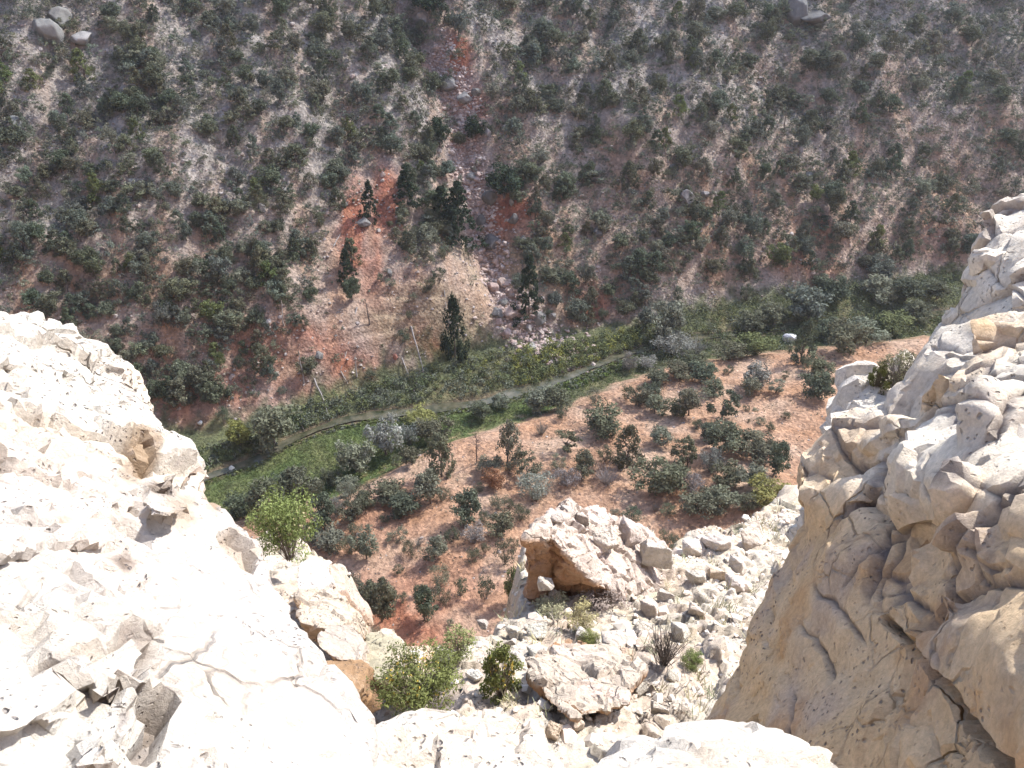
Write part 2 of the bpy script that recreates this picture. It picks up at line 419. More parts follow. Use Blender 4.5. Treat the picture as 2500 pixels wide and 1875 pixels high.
# ------------------------------------------------------------------ high cloud that shades the canyon (the rim stays in the sun)
def make_cloud():
    import bmesh
    bm = bmesh.new(); bmesh.ops.create_icosphere(bm, subdivisions=5, radius=1.0)
    v = np.array([p.co[:] for p in bm.verts]); f = np.array([[w.index for w in q.verts] for q in bm.faces]); bm.free()
    r = np.abs(v); e = (r[:, 0] ** 3 + r[:, 1] ** 3 + r[:, 2] ** 3) ** (1 / 3); v = v / e[:, None]
    v = v * (640, 420, 45)
    v[:, 2] += 26 * fbm(v * 0.010, 4, 90) * (1 + (v[:, 2] > 0))
    v[:, :2] *= (1 + 0.02 * fbm(v * 0.02, 3, 91))[:, None]
    v += (455, 760, 620)
    o = link('cloud', mesh_np('cloud', v, f), M['cloud']); tag(o, 'broad thin white cloud whose shade lies over the canyon', 'cloud', kind='structure')
make_cloud()

# ------------------------------------------------------------------ plant geometry
def leaf_cloud(centres, radii, nper, size, rng, squash=0.85, tints=None, aspect=0.55, upb=0.25):
    """small leaf faces spread through clumps: returns V (4n), F, tint"""
    centres = np.asarray(centres, float); radii = np.asarray(radii, float); k = len(centres)
    idx = np.repeat(np.arange(k), nper); n = len(idx)
    d = rng.normal(size=(n, 3)); d /= np.linalg.norm(d, axis=1)[:, None]
    r = radii[idx] * (0.35 + 0.7 * rng.random(n) ** 0.6)
    pos = centres[idx] + d * r[:, None] * (1, 1, squash)
    nrm = d * 0.8 + rng.normal(size=(n, 3)) * 0.55 + (0, 0, upb); nrm /= np.linalg.norm(nrm, axis=1)[:, None]
    t = np.cross(nrm, rng.normal(size=(n, 3))); t /= np.linalg.norm(t, axis=1)[:, None] + 1e-9
    b = np.cross(nrm, t); s = size * (0.6 + 0.8 * rng.random(n))
    a = (t * s[:, None]); b = b * (s * aspect)[:, None]
    V = np.stack([pos - a * 0.5, pos + b * 0.5, pos + a * 0.6, pos - b * 0.5], 1).reshape(-1, 3)
    F = np.arange(4 * n).reshape(-1, 4)
    tt = (np.ones(k) if tints is None else np.asarray(tints, float))[idx] * (0.82 + 0.36 * rng.random(n))
    return V, F, np.repeat(tt, 4)
def tube(pts, rad, k=5):
    pts = np.asarray(pts, float); m = len(pts); V = []; F = []
    for i in range(m):
        t = pts[min(i + 1, m - 1)] - pts[max(i - 1, 0)]; t = t / (np.linalg.norm(t) + 1e-9)
        u = np.cross(t, (0.3, 0.9, 0.1) if abs(t[2]) > 0.9 else (0, 0, 1)); u /= np.linalg.norm(u); w = np.cross(t, u)
        for j in range(k):
            a = 2 * math.pi * j / k; V.append(pts[i] + rad[i] * (math.cos(a) * u + math.sin(a) * w))
    for i in range(m - 1):
        for j in range(k):
            F.append((i * k + j, i * k + (j + 1) % k, (i + 1) * k + (j + 1) % k, (i + 1) * k + j))
    return np.array(V), np.array(F)
def join(parts):
    V, F, n = [], [], 0
    for v, f in parts:
        V.append(v); F.append(f + n); n += len(v)
    return np.concatenate(V), np.concatenate(F)
def wiggle(a, b, n, amp, rng):
    a = np.array(a, float); b = np.array(b, float); t = np.linspace(0, 1, n)[:, None]
    q = a + (b - a) * t; q[1:-1] += rng.normal(size=(n - 2, 3)) * amp; return q

# every crown is about 1 unit high and 1 unit wide; the tree objects are scaled
def crown_round(seed, n=40, per=64):
    rng = np.random.default_rng(seed); c = []
    lob = [(rng.uniform(-.16, .16), rng.uniform(-.16, .16), rng.uniform(.42, .66), rng.uniform(.26, .36)) for _ in range(rng.integers(3, 5))]
    for i in range(n):
        L = lob[i % len(lob)]; d = rng.normal(size=3); d /= np.linalg.norm(d)
        r = L[3] * rng.uniform(.5, 1.05)
        c.append((L[0] + d[0] * r, L[1] + d[1] * r, max(.10, L[2] + d[2] * r * 0.95)))
    c = np.array(c); rad = rng.uniform(.09, .17, n)
    return leaf_cloud(c, rad, per, 0.062, rng, tints=rng.uniform(.7, 1.3, n))
def crown_cone(seed, n=42, per=56, wide=1.0, ragged=0.0):
    rng = np.random.default_rng(seed); c = []; rad = []
    for i in range(n):
        h = rng.uniform(0.08, 0.97) ** 0.9; a = rng.uniform(0, 2 * math.pi)
        R = (0.46 * wide * (1 - h) ** 0.75 + 0.04) * rng.uniform(.55, 1.0 + ragged)
        c.append((R * math.cos(a), R * math.sin(a), h)); rad.append(0.07 + 0.09 * (1 - h) * wide)
    return leaf_cloud(np.array(c), np.array(rad), per, 0.06, rng, tints=rng.uniform(.7, 1.3, n), squash=0.7)
def crown_open(seed, n=24, per=62):
    rng = np.random.default_rng(seed); c = []
    for i in range(n):
        a = rng.uniform(0, 2 * math.pi); h = rng.uniform(.22, .95); R = rng.uniform(.15, .42) * (1.15 - abs(h - .5))
        c.append((R * math.cos(a), R * math.sin(a), h))
    return leaf_cloud(np.array(c), rng.uniform(.08, .14, n), per, 0.06, rng, tints=rng.uniform(.65, 1.3, n), squash=0.6)
def crown_tall(seed, n=48, per=52):
    rng = np.random.default_rng(seed); c = []; rad = []
    for i in range(n):
        h = rng.uniform(.06, .98); a = rng.uniform(0, 2 * math.pi)
        R = 0.40 * (math.sin(math.pi * min(1, h * .72 + .28)) ** .8) * rng.uniform(.5, 1.1)
        c.append((R * math.cos(a), R * math.sin(a), h)); rad.append(rng.uniform(.07, .13))
    return leaf_cloud(np.array(c), np.array(rad), per, 0.058, rng, tints=rng.uniform(.65, 1.3, n), squash=1.2)
def crown_fir(seed, n=90, per=26):
    rng = np.random.default_rng(seed); c = []; rad = []
    for i in range(n):
        h = (i + rng.random()) / n; a = rng.uniform(0, 2 * math.pi); h = .04 + .95 * h
        R = (0.5 * (1 - h) ** .8 + .02) * rng.uniform(.35, 1.05); c.append((R * math.cos(a), R * math.sin(a), h - R * .12)); rad.append(.05 + .05 * (1 - h))
    return leaf_cloud(np.array(c), np.array(rad), per, 0.06, rng, tints=rng.uniform(.65, 1.3, n), squash=0.45)
def crown_shrub(seed, n=26, per=64, leaf=0.055):
    rng = np.random.default_rng(seed); c = []
    for i in range(n):
        a = rng.uniform(0, 2 * math.pi); R = .40 * math.sqrt(rng.random()); h = (.85 - 1.1 * R * R) * rng.uniform(.35, 1.0)
        c.append((R * math.cos(a), R * math.sin(a), max(.1, h)))
    return leaf_cloud(np.array(c), rng.uniform(.10, .17, n), per, leaf, rng, tints=rng.uniform(.7, 1.3, n), aspect=.4)
def twigs(seed, n=60, spread=.45, thick=.008, tall=1.0):
    rng = np.random.default_rng(seed); parts = []
    for i in range(n):
        a = rng.uniform(0, 2 * math.pi); R = spread * math.sqrt(rng.random()); h = tall * rng.uniform(.45, 1.0)
        q = wiggle((0.15 * R * math.cos(a), 0.15 * R * math.sin(a), 0), (R * math.cos(a), R * math.sin(a), h), 4, .025, rng)
        parts.append(tube(q, [thick, thick * .8, thick * .6, thick * .3], 3))
        for _ in range(2):
            b = q[2] + rng.normal(size=3) * (.12, .12, .06) + (0, 0, .08); parts.append(tube([q[1], (q[1] + b) / 2, b], [thick * .6, thick * .5, thick * .25], 3))
    return join(parts)
def trunk_geo(seed, h=.45, r=.045, limbs=4):
    rng = np.random.default_rng(seed)
    top = (rng.uniform(-.05, .05), rng.uniform(-.05, .05), h)
    parts = [tube(wiggle((0, 0, -.10), top, 5, .02, rng), [r * 1.4, r, r * .85, r * .7, r * .45], 6)]
    for i in range(limbs):
        a = rng.uniform(0, 2 * math.pi); s = np.array(top) * rng.uniform(.45, .9)
        e = s + (.28 * math.cos(a), .28 * math.sin(a), rng.uniform(.12, .3)); parts.append(tube(wiggle(s, e, 4, .02, rng), [r * .55, r * .45, r * .3, r * .12], 4))
    return join(parts)
def dead_tree_geo(seed, n=26):
    rng = np.random.default_rng(seed); parts = [tube(wiggle((0, 0, -.05), (.02, 0, 1), 6, .008, rng), [.03, .026, .022, .017, .011, .004], 5)]
    for i in range(n):
        h = rng.uniform(.15, .95); a = rng.uniform(0, 2 * math.pi); L = .44 * (1.05 - h) ** .7
        q = wiggle((0, 0, h), (L * math.cos(a), L * math.sin(a), h + rng.uniform(-.06, .16)), 4, .02, rng); parts.append(tube(q, [.009, .007, .005, .002], 3))
        for _ in range(3):
            s = q[rng.integers(1, 4)]; parts.append(tube([s, s + rng.normal(size=3) * (.08, .08, .05)], [.004, .0015], 3))
    return join(parts)

def norm(data):
    V, F, t = data; V = V.copy(); r = np.percentile(np.abs(V[:, :2]), 95, axis=0); V[:, :2] *= 0.5 / r; V[:, 2] *= 1.0 / np.percentile(V[:, 2], 99); return V, F, t
def leaf_mesh(name, data):
    V, F, t = norm(data); me = mesh_np(name, V, F, False, {'tint': t}); me.materials.append(M['leaf']); return me
def wood_mesh(name, data):
    me = mesh_np(name, data[0], data[1], True); me.materials.append(M['wood']); return me
CROWNS = {
    'rounded': [leaf_mesh('crown', crown_round(100 + i)) for i in range(5)],
    'pointed': [leaf_mesh('crown', crown_cone(200 + i, ragged=.15)) for i in range(4)],
    'open': [leaf_mesh('crown', crown_open(300 + i)) for i in range(3)],
    'tall': [leaf_mesh('crown', crown_tall(400 + i)) for i in range(3)],
    'fir': [leaf_mesh('crown', crown_fir(450 + i)) for i in range(2)],
    'shrub': [leaf_mesh('foliage', crown_shrub(500 + i)) for i in range(4)],
}
TRUNKS = [wood_mesh('trunk', trunk_geo(600 + i)) for i in range(4)]
FIRTRUNK = wood_mesh('trunk', tube([(0, 0, -.05), (0, 0, .5), (0, 0, .97)], [.03, .02, .004], 6))
TWIGS = [wood_mesh('twigs', twigs(650 + i)) for i in range(3)]
STEMS = [wood_mesh('stem', twigs(670 + i, 14, .3, .012, .6)) for i in range(2)]
DEAD = [wood_mesh('dead_branches', dead_tree_geo(700 + i)) for i in range(2)]

BARK = (0.16, 0.13, 0.11)
def empty(name, loc, rz=0.0, s=(1, 1, 1)):
    e = bpy.data.objects.new(name, None); e.empty_display_size = .3; COL.objects.link(e)
    e.location = loc; e.rotation_euler = (0, 0, rz); e.scale = s; return e
def plant(name, loc, w, h, crown, colour, wood=None, bark=BARK, lean=0.0, crown_name='crown', wood_name='trunk'):
    rz = random.uniform(0, 6.28)
    e = empty(name, loc, rz, (w, w, h))
    if lean: e.rotation_euler = (random.uniform(-lean, lean), random.uniform(-lean, lean), rz)
    if wood is not None:
        t = bpy.data.objects.new(wood_name, wood); COL.objects.link(t); t.parent = e; t.color = (*bark, 1)
    if crown is not None:
        c = bpy.data.objects.new(crown_name, crown); COL.objects.link(c); c.parent = e; c.color = (*colour, 1)
    return e
random.seed(4)
GREENS = {  # real foliage colours of the kinds in the photo
    'dark olive': (0.134, 0.138, 0.088), 'deep green': (0.108, 0.126, 0.082), 'blue-green': (0.138, 0.156, 0.120), 'grey-green': (0.190, 0.197, 0.138),
    'bright green': (0.135, 0.160, 0.066), 'yellow-green': (0.245, 0.25, 0.085), 'silver-grey': (0.27, 0.27, 0.24), 'mauve-grey': (0.29, 0.265, 0.245), 'rusty brown': (0.32, 0.17, 0.10)}
def jit(c, a=.14):
    k = 1 + random.uniform(-a, a); return tuple(max(.01, v * k * (1 + random.uniform(-a, a) * .4)) for v in c)

# ------------------------------------------------------------------ labels that say which one
def gully_px(py):
    return float(np.interp(py, [0, 100, 200, 330, 430, 540, 620, 700, 800], [1000, 1070, 1115, 1135, 1150, 1175, 1205, 1235, 1290]))
LAND = [(930, 500, 'the bare red streak'), (1130, 770, 'the banded clay nose'), (1290, 700, 'the gully mouth fir'), (1112, 800, 'the clay nose fir'),
        (1235, 530, 'the lower red scar'), (1135, 260, 'the upper red scar'), (1950, 35, 'the overhanging boulder'), (1952, 365, 'the small dark boulder'), (1676, 495, 'the grey slab boulder'),
        (130, 75, 'the rounded grey boulders'), (40, 330, 'the pale round boulder'), (700, 900, 'the fallen grey trunks'), (1340, 830, 'the fan of gully stones'), (2460, 480, 'the cream cliff tip'), (120, 740, 'the white cliff brow'),
        (520, 1050, 'the yellow bush'), (2000, 760, 'the round grey-green tree'), (1480, 780, 'the blue-green creek bush'), (1880, 1030, 'the open red flat'), (1160, 1100, 'the dead brown conifer'), (1200, 1170, 'the rusty dead shrub'),
        (1133, 1289, 'the pale knob outcrop'), (930, 1500, 'the red wash'), (1560, 990, 'the bare sandy saddle'), (850, 1040, 'the green meadow'), (1320, 1030, 'the brown stream bend'), (1870, 1250, 'the yellow-green cliff bush'),
        (300, 480, 'the bare grey scree patch'), (2100, 250, 'the scattered upper trees'), (1500, 120, 'the pale scree chutes'), (1700, 640, 'the low pink scree'), (450, 780, 'the pale rubble chute'), (600, 250, 'the thickest dark woodland'), (2260, 250, 'the upper right woods'), (900, 60, 'the head of the gully')]
def where(px, py):
    best = sorted(((math.hypot(px - a, (py - b) * 1.3), i) for i, (a, b, _t) in enumerate(LAND)))[0]
    a, b, t = LAND[best[1]]; dx, dy = px - a, py - b
    if best[0] < 55: return 'close beside ' + t
    far = 'well ' if best[0] > 150 else ''
    if abs(dx) > abs(dy) * 1.2: return far + ('right of ' if dx > 0 else 'left of ') + t
    return far + ('below ' if dy > 0 else 'above ') + t
USED = {}
def uniq(parts_list, cat):
    """first wording not used so far; a shared label only where nothing tells two apart"""
    for p in parts_list:
        if p not in USED: USED[p] = 1; return p
    USED[parts_list[0]] += 1; return parts_list[0]
def size_word(w, lo, hi):
    return 'small' if w < lo else ('large' if w > hi else 'medium')

# ------------------------------------------------------------------ the woods on the far slope
def slope_woods():
    rng = np.random.default_rng(31)
    # poisson-like scatter over the visible slope
    cand = np.stack([rng.uniform(-105, 105, 34000), rng.uniform(70, 160, 34000)], 1)
    s = (cand[:, 1] - yb(cand[:, 0])) * 0.92
    z = H(cand[:, 0], cand[:, 1]); px, py = to_px(np.stack([cand[:, 0], cand[:, 1], z], 1))
    ok = (s > 2.0) & (px > -420) & (px < 2920) & (py > -110)
    hid = (px < -30) | (px > 2530) | (py < -40)
    # what the two rim cliffs hide
    lx = np.interp(py, [740, 780, 870, 960, 1130, 1270, 1400], [-100, 120, 280, 310, 460, 560, 650]); hid |= (py > 790) & (px < lx - 25)
    rx = np.interp(py, [470, 560, 640, 740, 900], [2560, 2400, 2370, 2320, 2200]); hid |= (py > 520) & (px > rx + 30)
    p2 = np.stack([cand[:, 0], cand[:, 1], 0 * s], 1)
    dens = 1.15 + 0.38 * fbm(np.stack([cand[:, 0] * .16 + .03 * cand[:, 1], cand[:, 1] * .05, 0 * s], 1), 3, 61) + 0.15 * fbm(p2 * .09, 2, 62)
    dens += 0.25 * ss(900, 300, px) * ss(700, 300, py)
    dens -= 0.12 * ss(1250, 1500, px) * ss(560, 200, py)
    gd = np.abs(px - np.interp(py, [0, 100, 200, 330, 430, 540, 620, 700, 800], [1000, 1070, 1115, 1135, 1150, 1175, 1205, 1235, 1290]))
    dens -= 1.1 * (1 - ss(44, 78, gd)) * ss(60, 160, py)
    for (bx, by, ra, rb, w) in [(935, 490, 50, 90, 1.4), (850, 570, 60, 120, 1.0), (1080, 750, 200, 80, 1.1), (960, 840, 190, 100, .9), (880, 720, 110, 80, .7), (700, 880, 160, 95, .62), (560, 1000, 140, 70, .55), (1240, 540, 75, 65, 1.1), (1120, 640, 80, 90, .5), (900, 660, 120, 70, .5),
                                (280, 370, 60, 50, .7), (1440, 730, 130, 60, .45), (1960, 640, 120, 50, .6), (1640, 320, 60, 30, .5), (1480, 250, 40, 90, .4), (440, 800, 60, 60, .6), (1540, 420, 50, 50, .4), (60, 290, 60, 50, .5), (640, 560, 50, 60, .3), (1990, 420, 30, 100, .45)]:
        dens -= 1.35 * w * np.exp(-((px - bx) / ra) ** 2 - ((py - by) / rb) ** 2)
    ok &= rng.random(len(s)) < dens
    keep = []; cell = {}; R = 1.0
    for i in np.nonzero(ok)[0]:
        x, y = cand[i]; k = (int(x // R), int(y // R)); r = R * (0.85 + 0.4 * (hash(k) % 7) / 7)
        if any((x - u) ** 2 + ((y - v) * 1.25) ** 2 < r * r for a in (-1, 0, 1) for b in (-1, 0, 1) for (u, v) in cell.get((k[0] + a, k[1] + b), ())): continue
        cell.setdefault(k, []).append((x, y)); keep.append(i)
    recs = []; rest = []
    for i in keep:
        kind = 'juniper' if rng.random() < .56 else 'pinyon'
        w = float(np.clip(rng.lognormal(math.log(1.45), .28), .8, 2.8))
        (rest if hid[i] else recs).append((px[i], py[i], cand[i, 0], cand[i, 1], z[i], kind, w, w / math.dist((cand[i, 0], cand[i, 1], z[i]), CAMP)))
    print('slope trees', len(recs))
    out = {'juniper': [], 'pinyon': []}
    for r in sorted(recs, key=lambda r: -r[7]): out[r[5]].append(r)
    rest += out['juniper'][300:] + out['pinyon'][300:]
    for _ in range(260):          # the terrace beyond what the two rim cliffs leave in view
        x = float(rng.choice([rng.uniform(-75, -20), rng.uniform(26, 95)])); y = float(rng.uniform(38, 95)); n_ = (ysm(x) - y) * .92; zz = float(H(np.array([x]), np.array([y]))[0]); qx, qy = to_px(np.array([[x, y, zz]]))
        rxx = np.interp(qy[0], [740, 960, 1110, 1300, 1500, 1750], [2330, 2100, 1960, 1960, 1860, 1750]); lxx = np.interp(qy[0], [780, 960, 1130, 1270, 1400, 1600], [120, 310, 460, 560, 650, 740])
        if n_ > 12 and (qx[0] > rxx + 60 or qx[0] < lxx - 60): rest.append((qx[0], qy[0], x, y, zz, 'juniper', float(rng.uniform(1.4, 3.0)), 0))
    for kind, nm, cat in (('juniper', 'juniper_tree', 'juniper'), ('pinyon', 'pinyon_tree', 'pinyon pine')):
        for (qx, qy, x, y, zz, _k, w, _a) in out[kind][:300]:
            if kind == 'juniper':
                form = random.choices(['rounded', 'open', 'tall'], [.62, .22, .16])[0]
                cn = random.choices(['dark olive', 'deep green', 'grey-green', 'blue-green'], [.42, .22, .22, .14])[0]; h = w * random.uniform(.9, 1.2)
            else:
                form = random.choices(['pointed', 'tall', 'rounded'], [.5, .3, .2])[0]
                cn = random.choices(['dark olive', 'deep green', 'blue-green', 'bright green'], [.34, .34, .24, .08])[0]; h = w * random.uniform(1.15, 1.55); w *= .9
            e = plant(nm, (x, y, zz - .12), w, h, random.choice(CROWNS[form]), jit(GREENS[cn]), random.choice(TRUNKS), lean=.09)
            sw = size_word(w, 1.3, 1.8); loc = where(qx, qy)
            word = {'rounded': 'rounded', 'open': 'sparse', 'tall': 'upright', 'pointed': 'pointed'}[form]
            noun = kind if kind == 'juniper' else 'pinyon'
            tag(e, uniq([f'{word} {cn} {noun} {loc}', f'{sw} {word} {cn} {noun} {loc}', f'{sw} {cn} {noun} with {word} crown {loc}'], cat), cat, 'junipers on the far slope' if kind == 'juniper' else 'pinyons on the far slope')
    # the remaining, smaller-looking trees: one wood
    Vs, Fs, Cs, n = [], [], [], 0
    protos = [crown_round(800, 20, 26), crown_cone(801, 20, 24, ragged=.2), crown_tall(802, 20, 24), crown_open(803, 14, 26), crown_round(804, 20, 26)]
    protos = [norm(p) for p in protos]
    for (qx, qy, x, y, zz, kind, w, _a) in rest:
        V, F, t = protos[random.randrange(5)]; a = random.uniform(0, 6.28); h = w * random.uniform(1.0, 1.45)
        q = np.stack([(V[:, 0] * math.cos(a) - V[:, 1] * math.sin(a)) * w, (V[:, 0] * math.sin(a) + V[:, 1] * math.cos(a)) * w, V[:, 2] * h], 1) + (x, y, zz - .1)
        col = np.array(jit(GREENS[random.choices(['dark olive', 'deep green', 'blue-green', 'grey-green'], [.36, .26, .22, .16])[0]]))
        Vs.append(q); Fs.append(F + n); n += len(V); Cs.append(t[:, None] * col)
    if rest:
        o = link('distant_woods', mesh_np('distant_woods', np.concatenate(Vs), np.concatenate(Fs), False, {'tint': np.concatenate(Cs)}), M['scrub'])
        tag(o, 'wood of small junipers and pinyons filling in the far slope', 'woods', kind='stuff')
    # low scrub and dead brush between the trees: nobody could count it
    m = 5600; c2 = np.stack([rng.uniform(-100, 100, m), rng.uniform(70, 158, m)], 1); s2 = (c2[:, 1] - yb(c2[:, 0])) * .92; z2 = H(c2[:, 0], c2[:, 1])
    qx, qy = to_px(np.stack([c2[:, 0], c2[:, 1], z2], 1)); g2 = np.abs(qx - np.interp(qy, [0, 200, 430, 620, 800], [1000, 1115, 1150, 1205, 1290]))
    k2 = (s2 > 1.5) & (qx > -40) & (qx < 2540) & (qy > -40) & (g2 > 42) & (fbm(np.stack([c2[:, 0] * .3, c2[:, 1] * .12, 0 * s2], 1), 3, 66) > -.25)
    c2 = c2[k2]; z2 = z2[k2]; m = len(c2)
    cc = np.stack([c2[:, 0], c2[:, 1], z2 + .12], 1); rad = rng.lognormal(math.log(.30), .45, m)
    pal = np.array([GREENS['dark olive'], GREENS['grey-green'], GREENS['mauve-grey'], GREENS['deep green'], (.20, .18, .13)]); pc = pal[rng.choice(5, m, p=[.3, .28, .17, .1, .15])]
    V, F, t = leaf_cloud(cc, rad, 16, .22, rng, squash=.7); col = np.repeat(np.repeat(pc, 16, 0), 4, 0) * t[:, None]
    o = link('slope_brush', mesh_np('slope_brush', V, F, False, {'tint': col}), M['scrub']); tag(o, 'low grey and green brush scattered between the slope trees', 'brush', kind='stuff')
slope_woods()

# ------------------------------------------------------------------ loose stones of the slope, the gully and the terrace
def stone_proto(seed, sub=1):
    import bmesh
    rng = np.random.default_rng(seed); bm = bmesh.new(); bmesh.ops.create_icosphere(bm, subdivisions=sub, radius=1)
    v = np.array([p.co[:] for p in bm.verts]); f = np.array([[w.index for w in q.verts] for q in bm.faces]); bm.free()
    for _ in range(9):
        d = rng.normal(size=3); d /= np.linalg.norm(d); k = rng.uniform(.45, .8); e = v @ d; v = np.where((e > k)[:, None], v - np.outer(e - k, d), v)
    return v * (1, rng.uniform(.65, .95), rng.uniform(.45, .75)), f
def stones_mesh(pos, rad, colr, rng, sub=1):
    Vs, Fs, Cs, n = [], [], [], 0
    for k in range(8):
        v, f = stone_proto(900 + k, sub); i = np.arange(k, len(pos), 8); m = len(i)
        if m == 0: continue
        a = rng.uniform(0, 6.28, m)[:, None]; b = rng.uniform(-.6, .6, m)[:, None]; q = v[None] * np.asarray(rad)[i][:, None, None]
        x = q[..., 0] * np.cos(b) - q[..., 2] * np.sin(b); z = q[..., 0] * np.sin(b) + q[..., 2] * np.cos(b); y = q[..., 1]
        q = np.stack([x * np.cos(a) - y * np.sin(a), x * np.sin(a) + y * np.cos(a), z], -1) + np.asarray(pos)[i][:, None]
        Vs.append(q.reshape(-1, 3)); Fs.append((f[None] + (np.arange(m) * len(v))[:, None, None]).reshape(-1, f.shape[1]) + n); n += m * len(v); Cs.append(np.repeat(np.asarray(colr)[i], len(v), 0))
    return np.concatenate(Vs), np.concatenate(Fs), np.concatenate(Cs)
def scree():
    rng = np.random.default_rng(41); m = 48000
    c = np.stack([rng.uniform(-92, 92, m), rng.uniform(36, 152, m)], 1); s = (c[:, 1] - yb(c[:, 0])) * .92; n = (ysm(c[:, 0]) - c[:, 1]) * .92
    pch = fbm(np.stack([c[:, 0] * .25 + .04 * c[:, 1], c[:, 1] * .08, 0 * s], 1), 3, 71)
    z = H(c[:, 0], c[:, 1]); px, py = to_px(np.stack([c[:, 0], c[:, 1], z], 1))
    ok = ((s > .5) & (rng.random(m) < .50 + 1.1 * pch)) | ((n > 8) & (rng.random(m) < .10))
    ok &= (px > -30) & (px < 2530) & (py > -30) & (py < 1650)
    c, z, s = c[ok], z[ok], s[ok]; m = len(c)
    r = np.clip(rng.lognormal(math.log(.15), .5, m), .07, .65) * np.where(s > 0, 1, .62)
    base = np.array([[.38, .335, .30], [.355, .285, .25], [.43, .385, .35], [.29, .255, .245], [.40, .325, .28]])[rng.integers(0, 5, m)] * rng.uniform(.8, 1.15, m)[:, None]
    V, F, C = stones_mesh(np.stack([c[:, 0], c[:, 1], z + r * .1], 1), r, base, rng)
    o = link('scree', mesh_np('scree', V, F, False, {'tint': C}), M['scree']); tag(o, 'small grey and pink stones strewn over the slope', 'scree', kind='stuff')
    # the gully's bed of broken rock
    g = np.array([(1385, 862), (1330, 835), (1280, 800), (1245, 745), (1212, 690), (1195, 620), (1172, 545), (1150, 470), (1140, 410), (1130, 330), (1128, 275), (1100, 190), (1075, 120)], float)
    gw = hit(g[:, 0], g[:, 1])[:, :2]; m = 4600; t = rng.random(m) ** 0.9 * (len(gw) - 1); i = np.minimum(t.astype(int), len(gw) - 2); f = (t - i)[:, None]
    c = gw[i] * (1 - f) + gw[i + 1] * f; wdt = np.interp(t, [0, 1, 2, 3, 12], [4.2, 3.8, 2.3, 2.0, 1.6]); c = c + rng.normal(size=(m, 2)) * (wdt * .62)[:, None]; z = H(c[:, 0], c[:, 1])
    r = np.clip(rng.lognormal(math.log(.22), .45, m), .09, .75)
    base = np.array([[.44, .34, .30], [.50, .43, .39], [.35, .28, .26], [.46, .36, .31]])[rng.integers(0, 4, m)] * rng.uniform(.75, 1.15, m)[:, None]
    V, F, C = stones_mesh(np.stack([c[:, 0], c[:, 1], z + r * .15], 1), r, base, rng)
    o = link('gully_rubble', mesh_np('gully_rubble', V, F, False, {'tint': C}), M['scree']); tag(o, 'tumbled pink and grey stones filling the steep gully', 'rubble', kind='stuff')
scree()

# boulders large enough to count: px, py (base centre), width px, height px, colour, label
BOULDER_MESH = []
for i in range(6):
    v, f = stone_proto(950 + i, 4); v = v + 0.05 * np.stack([fbm(v * 2.2 + k * 9, 4, 80 + i) for k in range(3)], 1); v /= np.ptp(v, axis=0)
    me = mesh_np('boulder', v, f, True); me.materials.append(M['stone']); BOULDER_MESH.append(me)
def boulder(px, py, w, h, colr, label, i=0, deep=0.9, rz=None, tilt=.2, name='boulder', group=None, pos=None, cat='boulder'):
    c = hit([px], [py], True)[0] if pos is None else np.asarray(pos, float)
    d = np.linalg.norm(c - CAMP); k = d / FPX
    o = bpy.data.objects.new(name, BOULDER_MESH[i % 6]); COL.objects.link(o)
    o.scale = (w * k, w * k * deep, h * k * 1.25); o.location = (c[0], c[1] + w * k * .1, c[2] + h * k * .36)
    o.rotation_euler = (random.uniform(-tilt, tilt), random.uniform(-tilt, tilt), random.uniform(-.5, .5) if rz is None else rz); o.color = (*colr, 1)
    return tag(o, label, cat, group)
G1, G2, G3, PINK = (.20, .195, .183), (.155, .148, .142), (.29, .278, .26), (.42, .33, .29)
